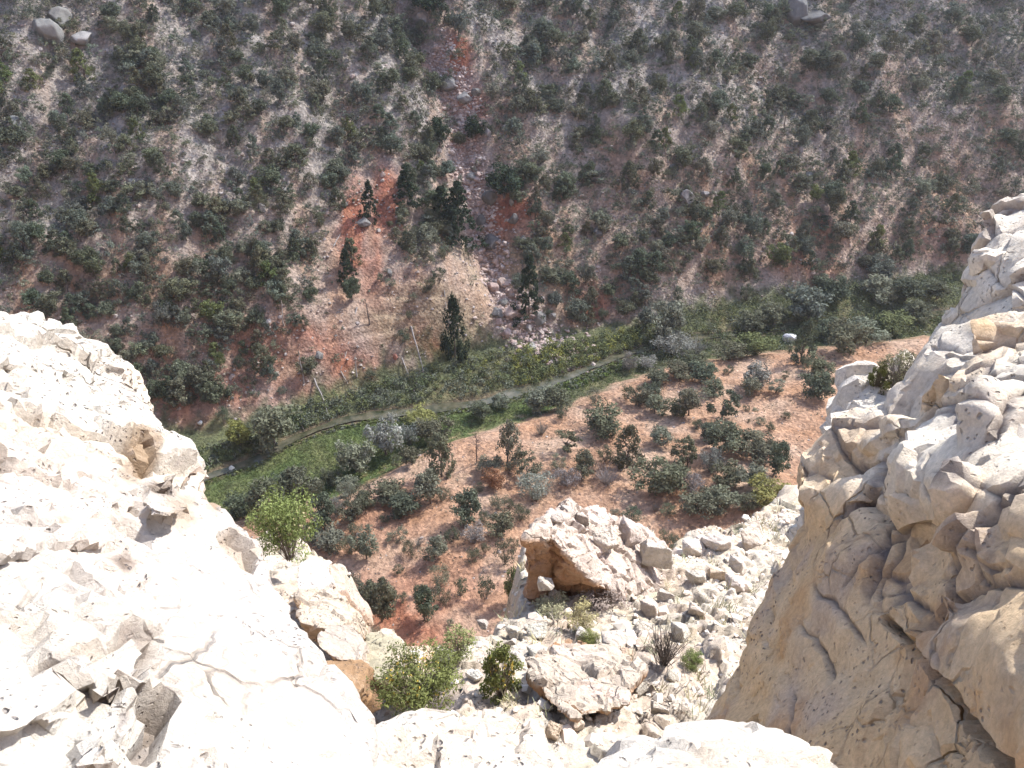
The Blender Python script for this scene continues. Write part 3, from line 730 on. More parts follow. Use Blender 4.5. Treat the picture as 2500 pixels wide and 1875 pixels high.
for k, (px, py, w, h, c, lab) in enumerate([
    (118, 100, 58, 52, G1, 'big rounded grey boulder high on the slope at the far left'), (148, 62, 46, 34, G1, 'rounded grey boulder touching the upper side of a bigger one'),
    (200, 104, 52, 22, G3, 'pale flat slab boulder beside the rounded grey boulders'), (1950, 48, 52, 48, G2, 'big dark-based grey boulder overhanging a patch of red soil'),
    (1990, 52, 62, 24, G2, 'low grey slab leaning on the big overhanging boulder'), (1950, 374, 28, 22, (.2, .19, .19), 'small dark boulder above a strip of orange soil'), (1974, 294, 32, 24, G2, 'dark grey boulder uphill of the small dark boulder'),
    (1676, 505, 34, 40, G1, 'grey upright slab boulder among pale scree right of the gully'), (42, 325, 42, 36, G1, 'pale round boulder at the far left edge of the slope'), (1098, 212, 44, 22, G1, 'long grey slab at the head of the red gully scar'),
    (1135, 248, 34, 24, G1, 'rounded grey boulder above the deep red scar in the gully'), (1033, 56, 34, 22, G3, 'pale slanted boulder near the top of the gully'), (1162, 232, 22, 18, G2, 'small grey boulder to the right of the upper red scar'),
    (1195, 498, 38, 30, G2, 'grey boulder on the left of the lower red scar'), (1252, 545, 22, 28, G2, 'narrow dark slab on the right of the lower red scar'), (1203, 600, 42, 24, G2, 'flat dark boulder in the gully below the red scar'), (1278, 600, 34, 24, G2, 'grey boulder on orange soil right of the gully'),
    (1178, 548, 30, 22, G2, 'dark boulder wedged in the gully bed below the red scar'), (1145, 612, 26, 22, G1, 'grey boulder at the left rim of the gully below the dark bushes'), (1154, 440, 30, 16, G3, 'pale flat stone standing out in the middle of the gully'),
    (1232, 322, 18, 18, G3, 'white-topped stone right of the gully'), (1192, 330, 16, 14, G3, 'small pale stone just right of the gully bush'), (1459, 574, 26, 22, G2, 'grey tilted slab low on the slope right of the gully'), (1250, 500, 14, 14, G3, 'round pale stone under a bush right of the lower red scar'),
    (1203, 712, 34, 28, PINK, 'pink boulder jammed in the gully by the clay nose'), (1225, 700, 26, 22, PINK, 'square pink stone in the gully above the stone fan'), (1228, 748, 26, 22, G1, 'greenish grey boulder half way down the stone fan'), (1215, 770, 30, 18, G2, 'flat grey stone at the left of the stone fan'),
    (1247, 770, 34, 24, PINK, 'large pink slab in the stone fan'), (1320, 790, 34, 28, G1, 'long grey boulder under the gully mouth fir'), (1348, 778, 20, 18, G1, 'grey boulder to the right of the gully mouth fir'), (1292, 812, 14, 22, G3, 'narrow pale upright slab in the stone fan'),
    (1236, 822, 26, 22, PINK, 'pale pink block at the foot of the clay nose'), (1218, 790, 22, 16, PINK, 'pink stone against the side of the clay nose'), (1300, 852, 24, 18, G3, 'pale boulder at the creek edge of the stone fan'), (1375, 846, 12, 12, G3, 'small pale stone at the right end of the stone fan'),
    (733, 1030, 14, 13, (.75, .74, .72), 'white boulder in the stream at the foot of the bank'), (977, 1052, 11, 11, (.7, .68, .6), 'small white boulder between two grey bushes by the stream'), (489, 1036, 11, 12, (.7, .7, .68), 'small white stone on the pink rubble bank'),
    (567, 1148, 14, 10, (.66, .63, .56), 'pale stone in the stream near the white cliff'), (573, 1112, 8, 8, (.75, .74, .72), 'tiny white stone on the bank below the yellow bush'), (515, 1130, 14, 9, (.66, .62, .54), 'pale stone under shrubs nearest the white cliff'),
    (1927, 832, 34, 20, (.68, .68, .66), 'white slab in the thicket beside the tall pinyon'), (434, 772, 16, 14, G2, 'round grey boulder on the slope above the white cliff'), (505, 680, 14, 12, (.5, .36, .32), 'pinkish white stone on bare soil above the rubble chute'), (780, 872, 22, 12, G1, 'grey stone on the red bank beside the leaning trunk'),
    (952, 672, 14, 18, G1, 'square grey stone on the red slope left of the clay nose'), (966, 878, 12, 16, (.4, .2, .15), 'red block on the bank under the clay nose'), (2083, 530, 18, 12, G3, 'pale stone between bushes near the cream cliff'), (1975, 438, 22, 16, G1, 'grey stone above a run of pink scree'),
    (320, 452, 22, 16, G1, 'grey stone on dark scree in the left woods'), (640, 515, 20, 18, G1, 'grey mossy stone left of the streak of bare red soil'), (890, 550, 30, 20, G1, 'grey slab lying between the two red soil streaks'), (840, 505, 18, 12, G2, 'dark slab on the pale ground above the red soil streak'),
    (1720, 480, 22, 16, G3, 'pale stone downhill from the grey upright slab'), (1645, 420, 26, 16, G2, 'dark stone under a pinyon in the middle of the right slope'), (690, 470, 16, 14, G1, 'small grey stone by a dark bush left of the bare red streak')]):
    boulder(px, py, w, h, jit(c, .06), lab, k, tilt=.3)

# ------------------------------------------------------------------ trees and shrubs of the canyon floor, each where it stands in the photo
# px, py(base), width, height (photo pixels), form, colour, extra words
FLOOR = [
 (1347, 697, 58, 42, 'rounded', 'dark olive'), (1382, 706, 44, 40, 'rounded', 'deep green'), (1262, 712, 36, 44, 'rounded', 'blue-green'), (1399, 794, 54, 60, 'rounded', 'blue-green'), (1470, 784, 22, 32, 'pointed', 'deep green'),
 (1532, 776, 46, 44, 'rounded', 'dark olive'), (1440, 800, 30, 26, 'rounded', 'dark olive'), (1621, 842, 84, 100, 'olive', 'grey-green'), (1575, 800, 40, 54, 'olive', 'blue-green'), (1655, 745, 22, 40, 'pointed', 'deep green'),
 (1179, 1023, 50, 48, 'rounded', 'deep green'), (1227, 998, 42, 40, 'rounded', 'grey-green'), (1312, 1008, 72, 70, 'olive', 'grey-green'), (1370, 1000, 66, 60, 'rounded', 'dark olive'), (1322, 1064, 52, 42, 'twig', 'mauve-grey'),
 (1372, 1024, 30, 34, 'rounded', 'deep green'), (1475, 1060, 98, 74, 'rounded', 'dark olive'), (1451, 990, 36, 44, 'open', 'grey-green'), (1559, 992, 50, 50, 'rounded', 'dark olive'), (1592, 975, 44, 40, 'rounded', 'deep green'), (1600, 1015, 50, 48, 'rounded', 'grey-green'), (1650, 1018, 48, 44, 'rounded', 'dark olive'), (1530, 978, 30, 40, 'rounded', 'dark olive'),
 (1609, 1088, 56, 52, 'rounded', 'grey-green'), (1386, 1104, 56, 58, 'open', 'dark olive'), (1241, 1141, 62, 108, 'tall', 'grey-green'), (1164, 1138, 60, 84, 'dead', 'mauve-grey'), (1077, 1170, 62, 110, 'tall', 'dark olive'),
 (942, 1120, 78, 92, 'olive', 'silver-grey'), (1000, 1092, 48, 54, 'twig', 'silver-grey'), (1015, 1042, 72, 34, 'rounded', 'yellow-green'), (1058, 1084, 78, 70, 'rounded', 'dark olive'), (1005, 1138, 48, 48, 'rounded', 'dark olive'), (969, 1142, 30, 36, 'rounded', 'dark olive'),
 (957, 1228, 76, 58, 'rounded', 'dark olive'), (988, 1256, 76, 64, 'rounded', 'deep green'), (1050, 1236, 64, 78, 'olive', 'grey-green'), (1085, 1224, 36, 36, 'rounded', 'dark olive'), (868, 1162, 80, 88, 'rounded', 'grey-green'), (892, 1246, 46, 44, 'rounded', 'dark olive'), (848, 1226, 44, 50, 'rounded', 'grey-green'),
 (1202, 1192, 50, 48, 'rounded', 'rusty brown'), (1193, 1158, 56, 40, 'rounded', 'grey-green'), (1289, 1170, 64, 66, 'open', 'dark olive'), (1308, 1226, 80, 72, 'twig', 'silver-grey'), (1382, 1193, 60, 50, 'twig', 'mauve-grey'), (1424, 1170, 56, 68, 'rounded', 'dark olive'), (1360, 1150, 40, 44, 'rounded', 'grey-green'),
 (1482, 1190, 76, 56, 'twig', 'mauve-grey'), (1532, 1150, 72, 104, 'tall', 'dark olive'), (1478, 1134, 44, 46, 'rounded', 'dark olive'), (1605, 1210, 108, 88, 'rounded', 'dark olive'), (1640, 1180, 60, 60, 'rounded', 'dark olive'), (1663, 1139, 52, 66, 'open', 'dark olive'),
 (1216, 1246, 42, 38, 'rounded', 'dark olive'), (1243, 1242, 24, 26, 'rounded', 'dark olive'), (1144, 1224, 20, 24, 'rounded', 'deep green'), (1133, 1291, 74, 86, 'rounded', 'deep green'), (1270, 1276, 44, 44, 'rounded', 'dark olive'), (1170, 1200, 26, 24, 'rounded', 'dark olive'),
 (1853, 950, 60, 64, 'olive', 'silver-grey'), (1830, 965, 48, 48, 'rounded', 'grey-green'), (1895, 964, 40, 34, 'open', 'grey-green'), (1917, 926, 20, 22, 'rounded', 'dark olive'), (1778, 915, 24, 24, 'rounded', 'deep green'), (2003, 981, 78, 66, 'rounded', 'deep green'), (1996, 918, 64, 52, 'rounded', 'dark olive'),
 (1957, 888, 50, 98, 'tall', 'deep green'), (1980, 796, 96, 90, 'rounded', 'blue-green'), (2000, 712, 52, 34, 'rounded', 'deep green'), (2042, 746, 70, 66, 'rounded', 'deep green'), (2138, 745, 76, 60, 'rounded', 'grey-green'), (2215, 745, 70, 64, 'rounded', 'deep green'), (2290, 735, 50, 48, 'rounded', 'dark olive'), (2150, 690, 60, 56, 'rounded', 'blue-green'), (1820, 740, 28, 44, 'rounded', 'deep green'),
 (1822, 1004, 17, 17, 'rounded', 'deep green'), (1917, 1024, 21, 22, 'rounded', 'dark olive'), (1857, 1038, 24, 20, 'rounded', 'grey-green'), (1880, 1055, 24, 26, 'rounded', 'deep green'), (1844, 1004, 14, 10, 'rounded', 'grey-green'), (1828, 1032, 8, 10, 'rounded', 'dark olive'),
 (1764, 1031, 72, 84, 'open', 'deep green'), (1683, 1018, 56, 76, 'rounded', 'grey-green'), (1737, 968, 54, 40, 'rounded', 'dark olive'), (1772, 1108, 90, 86, 'rounded', 'dark olive'), (1702, 1049, 26, 26, 'rounded', 'dark olive'), (1857, 1123, 104, 60, 'rounded', 'dark olive'), (1891, 1168, 54, 82, 'rounded', 'deep green'),
 (1679, 1150, 50, 76, 'open', 'dark olive'), (1737, 1154, 54, 58, 'twig', 'silver-grey'), (1780, 1192, 70, 60, 'rounded', 'dark olive'), (1830, 1193, 70, 66, 'rounded', 'grey-green'), (1710, 1262, 92, 64, 'rounded', 'dark olive'), (1868, 1248, 90, 74, 'rounded', 'yellow-green'), (1770, 1252, 70, 60, 'rounded', 'grey-green'), (1820, 1252, 56, 50, 'rounded', 'dark olive'), (1690, 1205, 50, 48, 'twig', 'mauve-grey'), (1740, 1070, 48, 44, 'rounded', 'deep green'),
 (894, 1372, 60, 72, 'rounded', 'grey-green'), (853, 1356, 44, 44, 'rounded', 'dark olive'), (969, 1328, 48, 40, 'rounded', 'grey-green'), (1000, 1360, 36, 40, 'rounded', 'dark olive'), (1022, 1335, 30, 26, 'twig', 'mauve-grey'), (1058, 1368, 56, 60, 'rounded', 'grey-green'), (1106, 1326, 40, 40, 'rounded', 'deep green'), (1181, 1276, 27, 28, 'rounded', 'deep green'), (1218, 1314, 64, 60, 'rounded', 'dark olive'), (1158, 1330, 48, 48, 'twig', 'mauve-grey'),
 (1156, 1376, 36, 38, 'rounded', 'dark olive'), (1185, 1352, 22, 26, 'rounded', 'dark olive'), (1233, 1384, 46, 62, 'rounded', 'dark olive'), (1252, 1340, 28, 30, 'rounded', 'dark olive'), (1071, 1434, 48, 56, 'rounded', 'grey-green'), (1125, 1458, 32, 48, 'rounded', 'deep green'), (1185, 1468, 40, 58, 'rounded', 'deep green'), (1258, 1484, 54, 84, 'rounded', 'bright green'),
 (930, 1530, 76, 122, 'rounded', 'dark olive'), (905, 1490, 60, 80, 'rounded', 'deep green'), (872, 1490, 42, 84, 'rounded', 'grey-green'), (973, 1402, 24, 26, 'rounded', 'deep green'), (984, 1471, 24, 24, 'rounded', 'dark olive'), (1021, 1456, 24, 30, 'rounded', 'dark olive'), (1038, 1522, 56, 80, 'rounded', 'deep green'), (1077, 1476, 42, 42, 'rounded', 'dark olive'), (1100, 1529, 18, 17, 'rounded', 'grey-green'),
 (1544, 1276, 44, 36, 'rounded', 'deep green'), (1632, 1260, 38, 28, 'rounded', 'dark olive'), (1600, 1250, 26, 24, 'twig', 'mauve-grey'), (1625, 1322, 32, 30, 'rounded', 'dark olive'), (1652, 1356, 46, 48, 'rounded', 'deep green'), (1500, 1262, 24, 20, 'rounded', 'grey-green'),
 (583, 1095, 55, 70, 'olive', 'yellow-green'), (670, 1100, 96, 112, 'olive', 'grey-green'), (742, 1242, 80, 98, 'rounded', 'dark olive'), (647, 1262, 88, 88, 'rounded', 'dark olive'), (590, 1264, 62, 60, 'rounded', 'deep green'), (846, 1210, 48, 48, 'rounded', 'grey-green'), (806, 1187, 44, 44, 'rounded', 'dark olive'), (870, 1140, 50, 50, 'rounded', 'silver-grey'), (700, 1215, 60, 60, 'rounded', 'deep green'),
 (794, 1302, 60, 86, 'rounded', 'deep green'), (855, 1280, 52, 54, 'rounded', 'dark olive'), (887, 1222, 40, 46, 'rounded', 'dark olive'), (822, 1262, 40, 46, 'twig', 'silver-grey'), (866, 1308, 32, 32, 'rounded', 'dark olive'), (797, 1343, 72, 54, 'rounded', 'grey-green'), (939, 1278, 22, 22, 'rounded', 'deep green'), (760, 1330, 50, 50, 'rounded', 'blue-green'), (548, 1040, 26, 44, 'rounded', 'deep green'), (608, 1054, 22, 24, 'rounded', 'deep green'),
 (1072, 700, 30, 42, 'rounded', 'deep green'), (984, 845, 34, 40, 'rounded', 'deep green'), (1052, 712, 24, 30, 'rounded', 'dark olive'), (953, 705, 24, 24, 'rounded', 'grey-green'), (1040, 725, 20, 24, 'rounded', 'dark olive'), (930, 690, 18, 22, 'rounded', 'deep green'), (1000, 790, 16, 26, 'rounded', 'dark olive'), (1010, 735, 18, 20, 'rounded', 'grey-green'), (905, 935, 26, 30, 'pointed', 'deep green'), (860, 665, 44, 74, 'pointed', 'dark olive'), (858, 740, 40, 60, 'rounded', 'deep green'), (1085, 640, 26, 40, 'pointed', 'dark olive'), (640, 912, 50, 62, 'tall', 'dark olive'), (665, 895, 22, 26, 'rounded', 'deep green'), (690, 965, 24, 20, 'rounded', 'blue-green'), (588, 905, 24, 34, 'rounded', 'deep green'), (535, 900, 30, 36, 'rounded', 'bright green'), (497, 965, 50, 62, 'rounded', 'dark olive'), (460, 955, 50, 60, 'rounded', 'grey-green'), (385, 980, 44, 50, 'rounded', 'deep green'), (570, 820, 50, 56, 'rounded', 'grey-green'), (523, 795, 46, 56, 'rounded', 'bright green'), (745, 815, 26, 44, 'pointed', 'dark olive'), (780, 560, 26, 40, 'rounded', 'dark olive'), (810, 470, 36, 44, 'rounded', 'deep green'), (985, 560, 30, 44, 'rounded', 'grey-green'), (1000, 620, 30, 34, 'rounded', 'dark olive'),
 (1640, 870, 90, 56, 'twig', 'silver-grey'), (1700, 872, 80, 52, 'twig', 'silver-grey'), (1580, 900, 40, 30, 'twig', 'silver-grey'), (1535, 905, 36, 44, 'twig', 'silver-grey'), (1780, 880, 70, 50, 'rounded', 'dark olive'), (1850, 870, 80, 60, 'rounded', 'bright green'), (1700, 905, 60, 44, 'rounded', 'dark olive'), (1600, 935, 54, 40, 'rounded', 'dark olive'), (1660, 930, 60, 44, 'rounded', 'dark olive'), (1720, 935, 66, 50, 'rounded', 'deep green'),
 (2060, 870, 90, 80, 'rounded', 'dark olive'), (2120, 840, 80, 60, 'rounded', 'grey-green'), (2180, 820, 80, 56, 'rounded', 'bright green'), (2030, 835, 60, 50, 'rounded', 'deep green'), (1890, 800, 60, 60, 'rounded', 'grey-green'), (1840, 815, 70, 56, 'rounded', 'dark olive'), (2235, 790, 60, 50, 'rounded', 'dark olive'),
]
FIRS = [(1112, 884, 48, 152, 'tall', 'tall dark columnar fir standing against the banded clay nose'), (1291, 772, 54, 142, 'fir', 'dark conical fir standing right of the gully mouth'), (905, 530, 34, 84, 'fir', 'slim dark fir at the left edge of the bare red streak'), (1120, 585, 76, 130, 'fir', 'big dark fir beside the gully above the clay nose'), (1080, 560, 60, 100, 'fir', 'dark fir left of the biggest gully fir'), (995, 500, 50, 90, 'fir', 'pale green pointed fir left of the gully'), (850, 690, 36, 80, 'fir', 'thin dark fir below the twin red streaks'), (1230, 480, 74, 76, 'rounded', 'broad dark bush beside the gully above the lower red scar'), (1155, 345, 40, 60, 'rounded', 'rounded dark bush in the gully under the upper red scar'), (1075, 360, 36, 66, 'rounded', 'dark upright bush on the left rim of the gully'), (1050, 42, 60, 60, 'rounded', 'dark leafy bush at the very head of the gully')]
def floor_plants():
    P3 = hit([r[0] for r in FLOOR], [r[1] for r in FLOOR], True)
    for (px, py, w, h, form, cn), c in sorted(zip(FLOOR, P3), key=lambda r: r[0][0]):
        k = np.linalg.norm(c - CAMP) / FPX; ww = w * k * .95
        dip = math.atan2(CAMZ - c[2], c[1]); hh = max(h * k / math.cos(dip) - ww * math.tan(dip) * .38, ww * .55) if form not in ('tall', 'dead') else h * k / math.cos(dip) * .92
        big = ww > 1.7 and form not in ('twig',)
        loc = where(px, py); col = jit(GREENS[cn], .1); p = (c[0], c[1] + ww * .2, float(H(np.array([c[0]]), np.array([c[1] + ww * .2]))[0]) - .08)
        if form == 'twig':
            e = plant('dry_shrub', p, ww * 1.1, hh * 1.05, random.choice(CROWNS['shrub']) if random.random() < .5 else None, tuple(v * .9 for v in col), random.choice(TWIGS), col, crown_name='foliage', wood_name='twigs')
            lab = [f'leafless {cn} shrub {loc}', f'bare twiggy {cn} shrub {loc}', f'dry {cn} brush {loc}']; cat = 'dry shrub'; grp = 'dry shrubs on the canyon floor'
        elif form == 'dead':
            e = plant('dead_tree', p, ww * 1.1, hh, None, col, DEAD[0], (.17, .125, .11), wood_name='branches'); lab = ['leafless brown dead conifer standing alone on the red flat']; cat = 'dead tree'; grp = None
        elif form == 'olive':
            e = plant('willow_tree', p, ww, hh, random.choice(CROWNS['rounded']), col, random.choice(TRUNKS)); lab = [f'billowing {cn} willow {loc}', f'bushy {cn} streamside tree {loc}']; cat = 'willow'; grp = 'willows by the stream'
        elif big:
            e = plant('floor_juniper', p, ww, hh, random.choice(CROWNS[form]), col, random.choice(TRUNKS), lean=.06)
            sw = size_word(w, 46, 70); sh = {'rounded': 'round', 'open': 'sparse', 'tall': 'upright', 'pointed': 'pointed'}[form]
            lab = [f'{sh} {cn} juniper {loc}', f'{sw} {sh} {cn} juniper {loc}', f'{sw} {cn} juniper tree {loc}']; cat = 'juniper'; grp = 'junipers on the canyon floor'
        else:
            e = plant('shrub', p, ww, hh, random.choice(CROWNS['shrub']), col, random.choice(STEMS), crown_name='foliage', wood_name='stem')
            lab = [f'{cn} shrub {loc}', f'tiny {cn} shrub {loc}', f'low {cn} bush {loc}', f'compact {cn} bush {loc}']; cat = 'shrub'; grp = 'shrubs on the canyon floor'
        tag(e, uniq(lab, cat), cat, grp)
    P3 = hit([r[0] for r in FIRS], [r[1] for r in FIRS], True)
    for (px, py, w, h, form, lab), c in zip(FIRS, P3):
        k = np.linalg.norm(c - CAMP) / FPX; dip = math.atan2(CAMZ - c[2], c[1]); fir = form != 'rounded'
        e = plant('fir_tree' if fir else 'oak_bush', (c[0], c[1], c[2] - .1), w * k * 1.15, h * k / math.cos(dip), random.choice(CROWNS[form]), jit((.038, .056, .032), .08), FIRTRUNK if fir else random.choice(TRUNKS))
        tag(e, lab, 'fir' if fir else 'bush')
floor_plants()

# fallen and standing dead trunks: end points in the photo
LOGS = [((725, 855), (741, 940), 'grey', 'dark thin dead trunk standing on the red bank'), ((768, 929), (806, 1025), 'grey', 'long grey trunk lying across the bank down to the stream'), ((872, 755), (832, 905), 'pale', 'long pale trunk lying slantwise on the red slope'),
        ((1004, 801), (1034, 925), 'grey', 'grey pole trunk lying down the bank under the clay nose'), ((1085, 713), (1090, 759), 'pale', 'short bent white trunk on top of the clay nose'), ((909, 732), (907, 797), 'dark', 'dark thin snag upright left of the clay nose'),
        ((870, 867), (868, 921), 'pale', 'short pale pole standing in the red bank'), ((832, 910), (850, 940), 'pale', 'short pale trunk end at the foot of the long slanting trunk'), ((982, 878), (998, 925), 'pale', 'thin pale branch lying on the bank beside the grey pole'),
        ((694, 736), (690, 797), 'pale', 'thin white snag on the slope above the red bank'), ((473, 1071), (471, 1110), 'pale', 'slim white snag beside the brow of the white cliff'), ((455, 751), (486, 809), 'dark', 'dark fallen trunk on the pale rubble chute'),
        ((580, 709), (597, 735), 'pale', 'short pale log in the middle of the left slope'), ((1480, 120), (1502, 85), 'dark', 'dark slanting dead trunk high on the right slope'), ((1910, 335), (1914, 275), 'dark', 'dark upright snag above the small dark boulder'), ((1985, 415), (1996, 382), 'pale', 'thin pale stick beside scree on the right slope'),
        ((1640, 330), (1628, 300), 'pale', 'pale stick on the scree of the right slope'), ((605, 365), (615, 390), 'pale', 'pale stick in the thick left woods'), ((1350, 430), (1362, 412), 'pale', 'short pale log right of the gully'), ((455, 795), (470, 762), 'pale', 'bent pale branch on the left slope above the cliff'),
        ((1277, 690), (1262, 640), 'dark', 'thin bent dark snag right of the gully'), ((160, 400), (118, 382), 'pale', 'pale stick on dark scree at the far left'), ((745, 565), (752, 540), 'pale', 'pale stick left of the red soil streak'), ((815, 605), (832, 570), 'pale', 'thin white branch below the red soil streak'), ((1010, 960), (1025, 905), 'dark', 'dark stick leaning on the creek shrubs'),
        ((1070, 665), (1085, 640), 'dark', 'dark dead snag above the clay nose'), ((840, 690), (846, 660), 'dark', 'dark snag beside a thin fir on the left slope'), ((730, 1028), (742, 1052), 'pale', 'broken trunk end sticking out of the stream')]
lw = {'grey': (.30, .28, .27), 'pale': (.42, .39, .36), 'dark': (.13, .11, .10)}
_a = hit([l[0][0] for l in LOGS], [l[0][1] for l in LOGS], True); _b = hit([l[1][0] for l in LOGS], [l[1][1] for l in LOGS], True)
for (A, B, cn, lab), a, b in zip(LOGS, _a, _b):
    rng = np.random.default_rng(len(lab)); a = a + (0, 0, .25); b = b + (0, 0, .12)
    if 'standing' in lab or 'upright' in lab or 'snag' in lab or 'pole standing' in lab:
        low = b if B[1] > A[1] else a; a = low + (rng.uniform(-.3, .3), .1, -.1); L = abs(A[1] - B[1]) * np.linalg.norm(low - CAMP) / FPX * 1.15; b = a + (rng.uniform(-.1, .1) * L, 0, L)
    L = np.linalg.norm(b - a); o = empty('dead_log', tuple(a)); pts = wiggle((0, 0, 0), b - a, 6, .015 * L, rng); r = .09 if L > 3 else .06
    t = link('trunk', mesh_np('trunk', *tube(pts, [r * 1.2, r, r * .9, r * .75, r * .55, r * .3], 6)), M['wood'], o); t.color = (*lw[cn], 1)
    br = []
    for _ in range(6):
        s = pts[rng.integers(1, 5)]; br.append(tube([s, s + rng.normal(size=3) * (.16, .16, .16) * min(L, 3) * .5], [r * .35, r * .1], 4))
    t = link('branch_stubs', mesh_np('branch_stubs', *join(br)), M['wood'], o); t.color = (*lw[cn], 1)
    tag(o, lab, 'dead trunk', 'dead trunks on the slope')

# ------------------------------------------------------------------ creekside thicket and meadow
def thicket():
    rng = np.random.default_rng(51); C, R, K = [], [], []
    def strip(x0, x1, f0, f1, m, r0, r1, cols, lift=.35):
        x = rng.uniform(x0, x1, m); t = rng.random(m); lo = ysm(x) + .8; hi = yb(x) + .8; y = lo + (hi - lo) * (f0 + (f1 - f0) * t); z = H(x, y)
        r = rng.uniform(r0, r1, m); C.append(np.stack([x, y, z + r * lift + rng.random(m) * r], 1)); R.append(r); K.append(np.array(cols)[rng.integers(0, len(cols), m)])
    dg, gg, ol, yg = (.085, .108, .05), (.14, .155, .11), (.125, .14, .055), (.21, .215, .05)
    a = on_z(700, 1040)[0]; b = on_z(1250, 960)[0]; c_ = on_z(1560, 840)[0]; d_ = on_z(2350, 680)[0]
    strip(a, b, .05, .75, 420, .35, .75, [gg, gg, dg, ol]); strip(b, c_, .0, .62, 330, .35, .7, [ol, ol, yg, dg, ol]); strip(b - 6, b + 6, .3, .9, 60, .3, .6, [gg, yg])
    strip(c_, d_, -.2, 1.0, 520, .45, 1.0, [dg, ol, gg, ol]); strip(on_z(420, 1180)[0], a, .05, .5, 130, .25, .5, [dg, ol, gg])
    # near bank of the stream, under the terrace trees
    def near(x0, x1, d0, d1, m, r0, r1, cols):
        x = rng.uniform(x0, x1, m); y = ysm(x) - rng.uniform(d0, d1, m); z = H(x, y); r = rng.uniform(r0, r1, m)
        C.append(np.stack([x, y, z + r * .5], 1)); R.append(r); K.append(np.array(cols)[rng.integers(0, len(cols), m)])
    near(a - 20, c_, .7, 1.7, 420, .10, .24, [ol, (.12, .15, .045), gg]); near(b + 4, c_ - 2, 1.3, 3.2, 150, .2, .45, [ol, (.10, .14, .035), gg]); near(c_, d_, 1.0, 6, 260, .5, .95, [dg, ol, gg, dg]); near(a - 14, a + 4, 9, 13, 120, .35, .7, [dg, ol, (.12, .11, .04)])
    C = np.concatenate(C); R = np.concatenate(R); K = np.concatenate(K); per = 46
    V, F, t = leaf_cloud(C, R, per, .19, rng, tints=rng.uniform(.7, 1.3, len(C)), squash=.8)
    o = link('creek_thicket', mesh_np('creek_thicket', V, F, False, {'tint': np.repeat(K, per * 4, 0) * t[:, None]}), M['scrub']); tag(o, 'dense green willow thicket crowding the stream banks', 'thicket', kind='stuff')
    # meadow grass
    m = 52000; x = rng.uniform(on_z(380, 1220)[0], on_z(2300, 700)[0], m); n = rng.uniform(.9, 12.5, m); y = ysm(x) - n; mw = 4 + 7 * np.exp(-((x + 19) / 9) ** 2)
    k = n < mw + 1.2 + rng.normal(size=m) * .6; x, y = x[k], y[k]; m = len(x); z = H(x, y)
    V, F, t = leaf_cloud(np.stack([x, y, z + .06], 1), np.full(m, .10), 2, .30, rng, upb=-.5, aspect=.13)
    pal = np.array([(.085, .115, .034), (.105, .135, .04), (.08, .10, .038), (.14, .14, .07)]); f = fbm(np.stack([x * .25, y * .25, 0 * x], 1), 3, 57); ix = np.clip(((f + .6) * 3.2 + rng.normal(size=m) * .5).astype(int), 0, 3)
    o = link('meadow_grass', mesh_np('meadow_grass', V, F, False, {'tint': np.repeat(pal[ix], 8, 0) * t[:, None]}), M['grass']); tag(o, 'bright green meadow grass along the stream', 'grass', kind='stuff')
    # tufts and litter on the red terrace
    m = 3200; c = np.stack([rng.uniform(-45, 50, m), rng.uniform(38, 100, m)], 1); n = (ysm(c[:, 0]) - c[:, 1]) * .92; k = (n > 9) & (fbm(np.stack([c[:, 0] * .2, c[:, 1] * .2, 0 * n], 1), 3, 58) > -.15); c = c[k]; m = len(c); z = H(c[:, 0], c[:, 1])
    pal = np.array([(.20, .19, .15), (.09, .10, .06), (.26, .22, .15), (.13, .11, .10)]); ix = rng.integers(0, 4, m)
    V, F, t = leaf_cloud(np.stack([c[:, 0], c[:, 1], z + .05], 1), rng.lognormal(math.log(.13), .4, m), 10, .12, rng, squash=.6)
    o = link('terrace_tufts', mesh_np('terrace_tufts', V, F, False, {'tint': np.repeat(pal[ix], 40, 0) * t[:, None]}), M['grass']); tag(o, 'dry tufts and litter dotted over the red terrace', 'tufts', kind='stuff')
thicket()

# ------------------------------------------------------------------ limestone of the rim
import bmesh
from mathutils.bvhtree import BVHTree
def hull_into(bm, pts):
    vs = [bm.verts.new(tuple(p)) for p in pts]
    r = bmesh.ops.convex_hull(bm, input=vs)
    junk = [e for e in r['geom_interior'] + r['geom_unused'] if isinstance(e, bmesh.types.BMVert)]
    if junk: bmesh.ops.delete(bm, geom=list(set(junk)), context='VERTS')
def lump(bm, front, backs):
    pts = [P(*f) for f in front]; pts += [p + np.array(b) for p in list(pts) for b in backs]; hull_into(bm, pts)
def remeshed(bm, voxel, name):
    me = bpy.data.meshes.new('tmp'); bm.to_mesh(me); bm.free()
    o = bpy.data.objects.new('tmp', me); COL.objects.link(o)
    md = o.modifiers.new('r', 'REMESH'); md.mode = 'VOXEL'; md.voxel_size = voxel
    ev = o.evaluated_get(bpy.context.evaluated_depsgraph_get()); m2 = bpy.data.meshes.new_from_object(ev)
    bpy.data.objects.remove(o); bpy.data.meshes.remove(me); m2.name = name
    return m2
def co(me): a = np.empty(len(me.vertices) * 3, np.float32); me.vertices.foreach_get('co', a); return a.reshape(-1, 3).astype(float)
def nrm(me): a = np.empty(len(me.vertices) * 3, np.float32); me.vertex_normals.foreach_get('vector', a); return a.reshape(-1, 3).astype(float)
def put(me, v): me.vertices.foreach_set('co', np.ascontiguousarray(v, np.float32).ravel()); me.update()
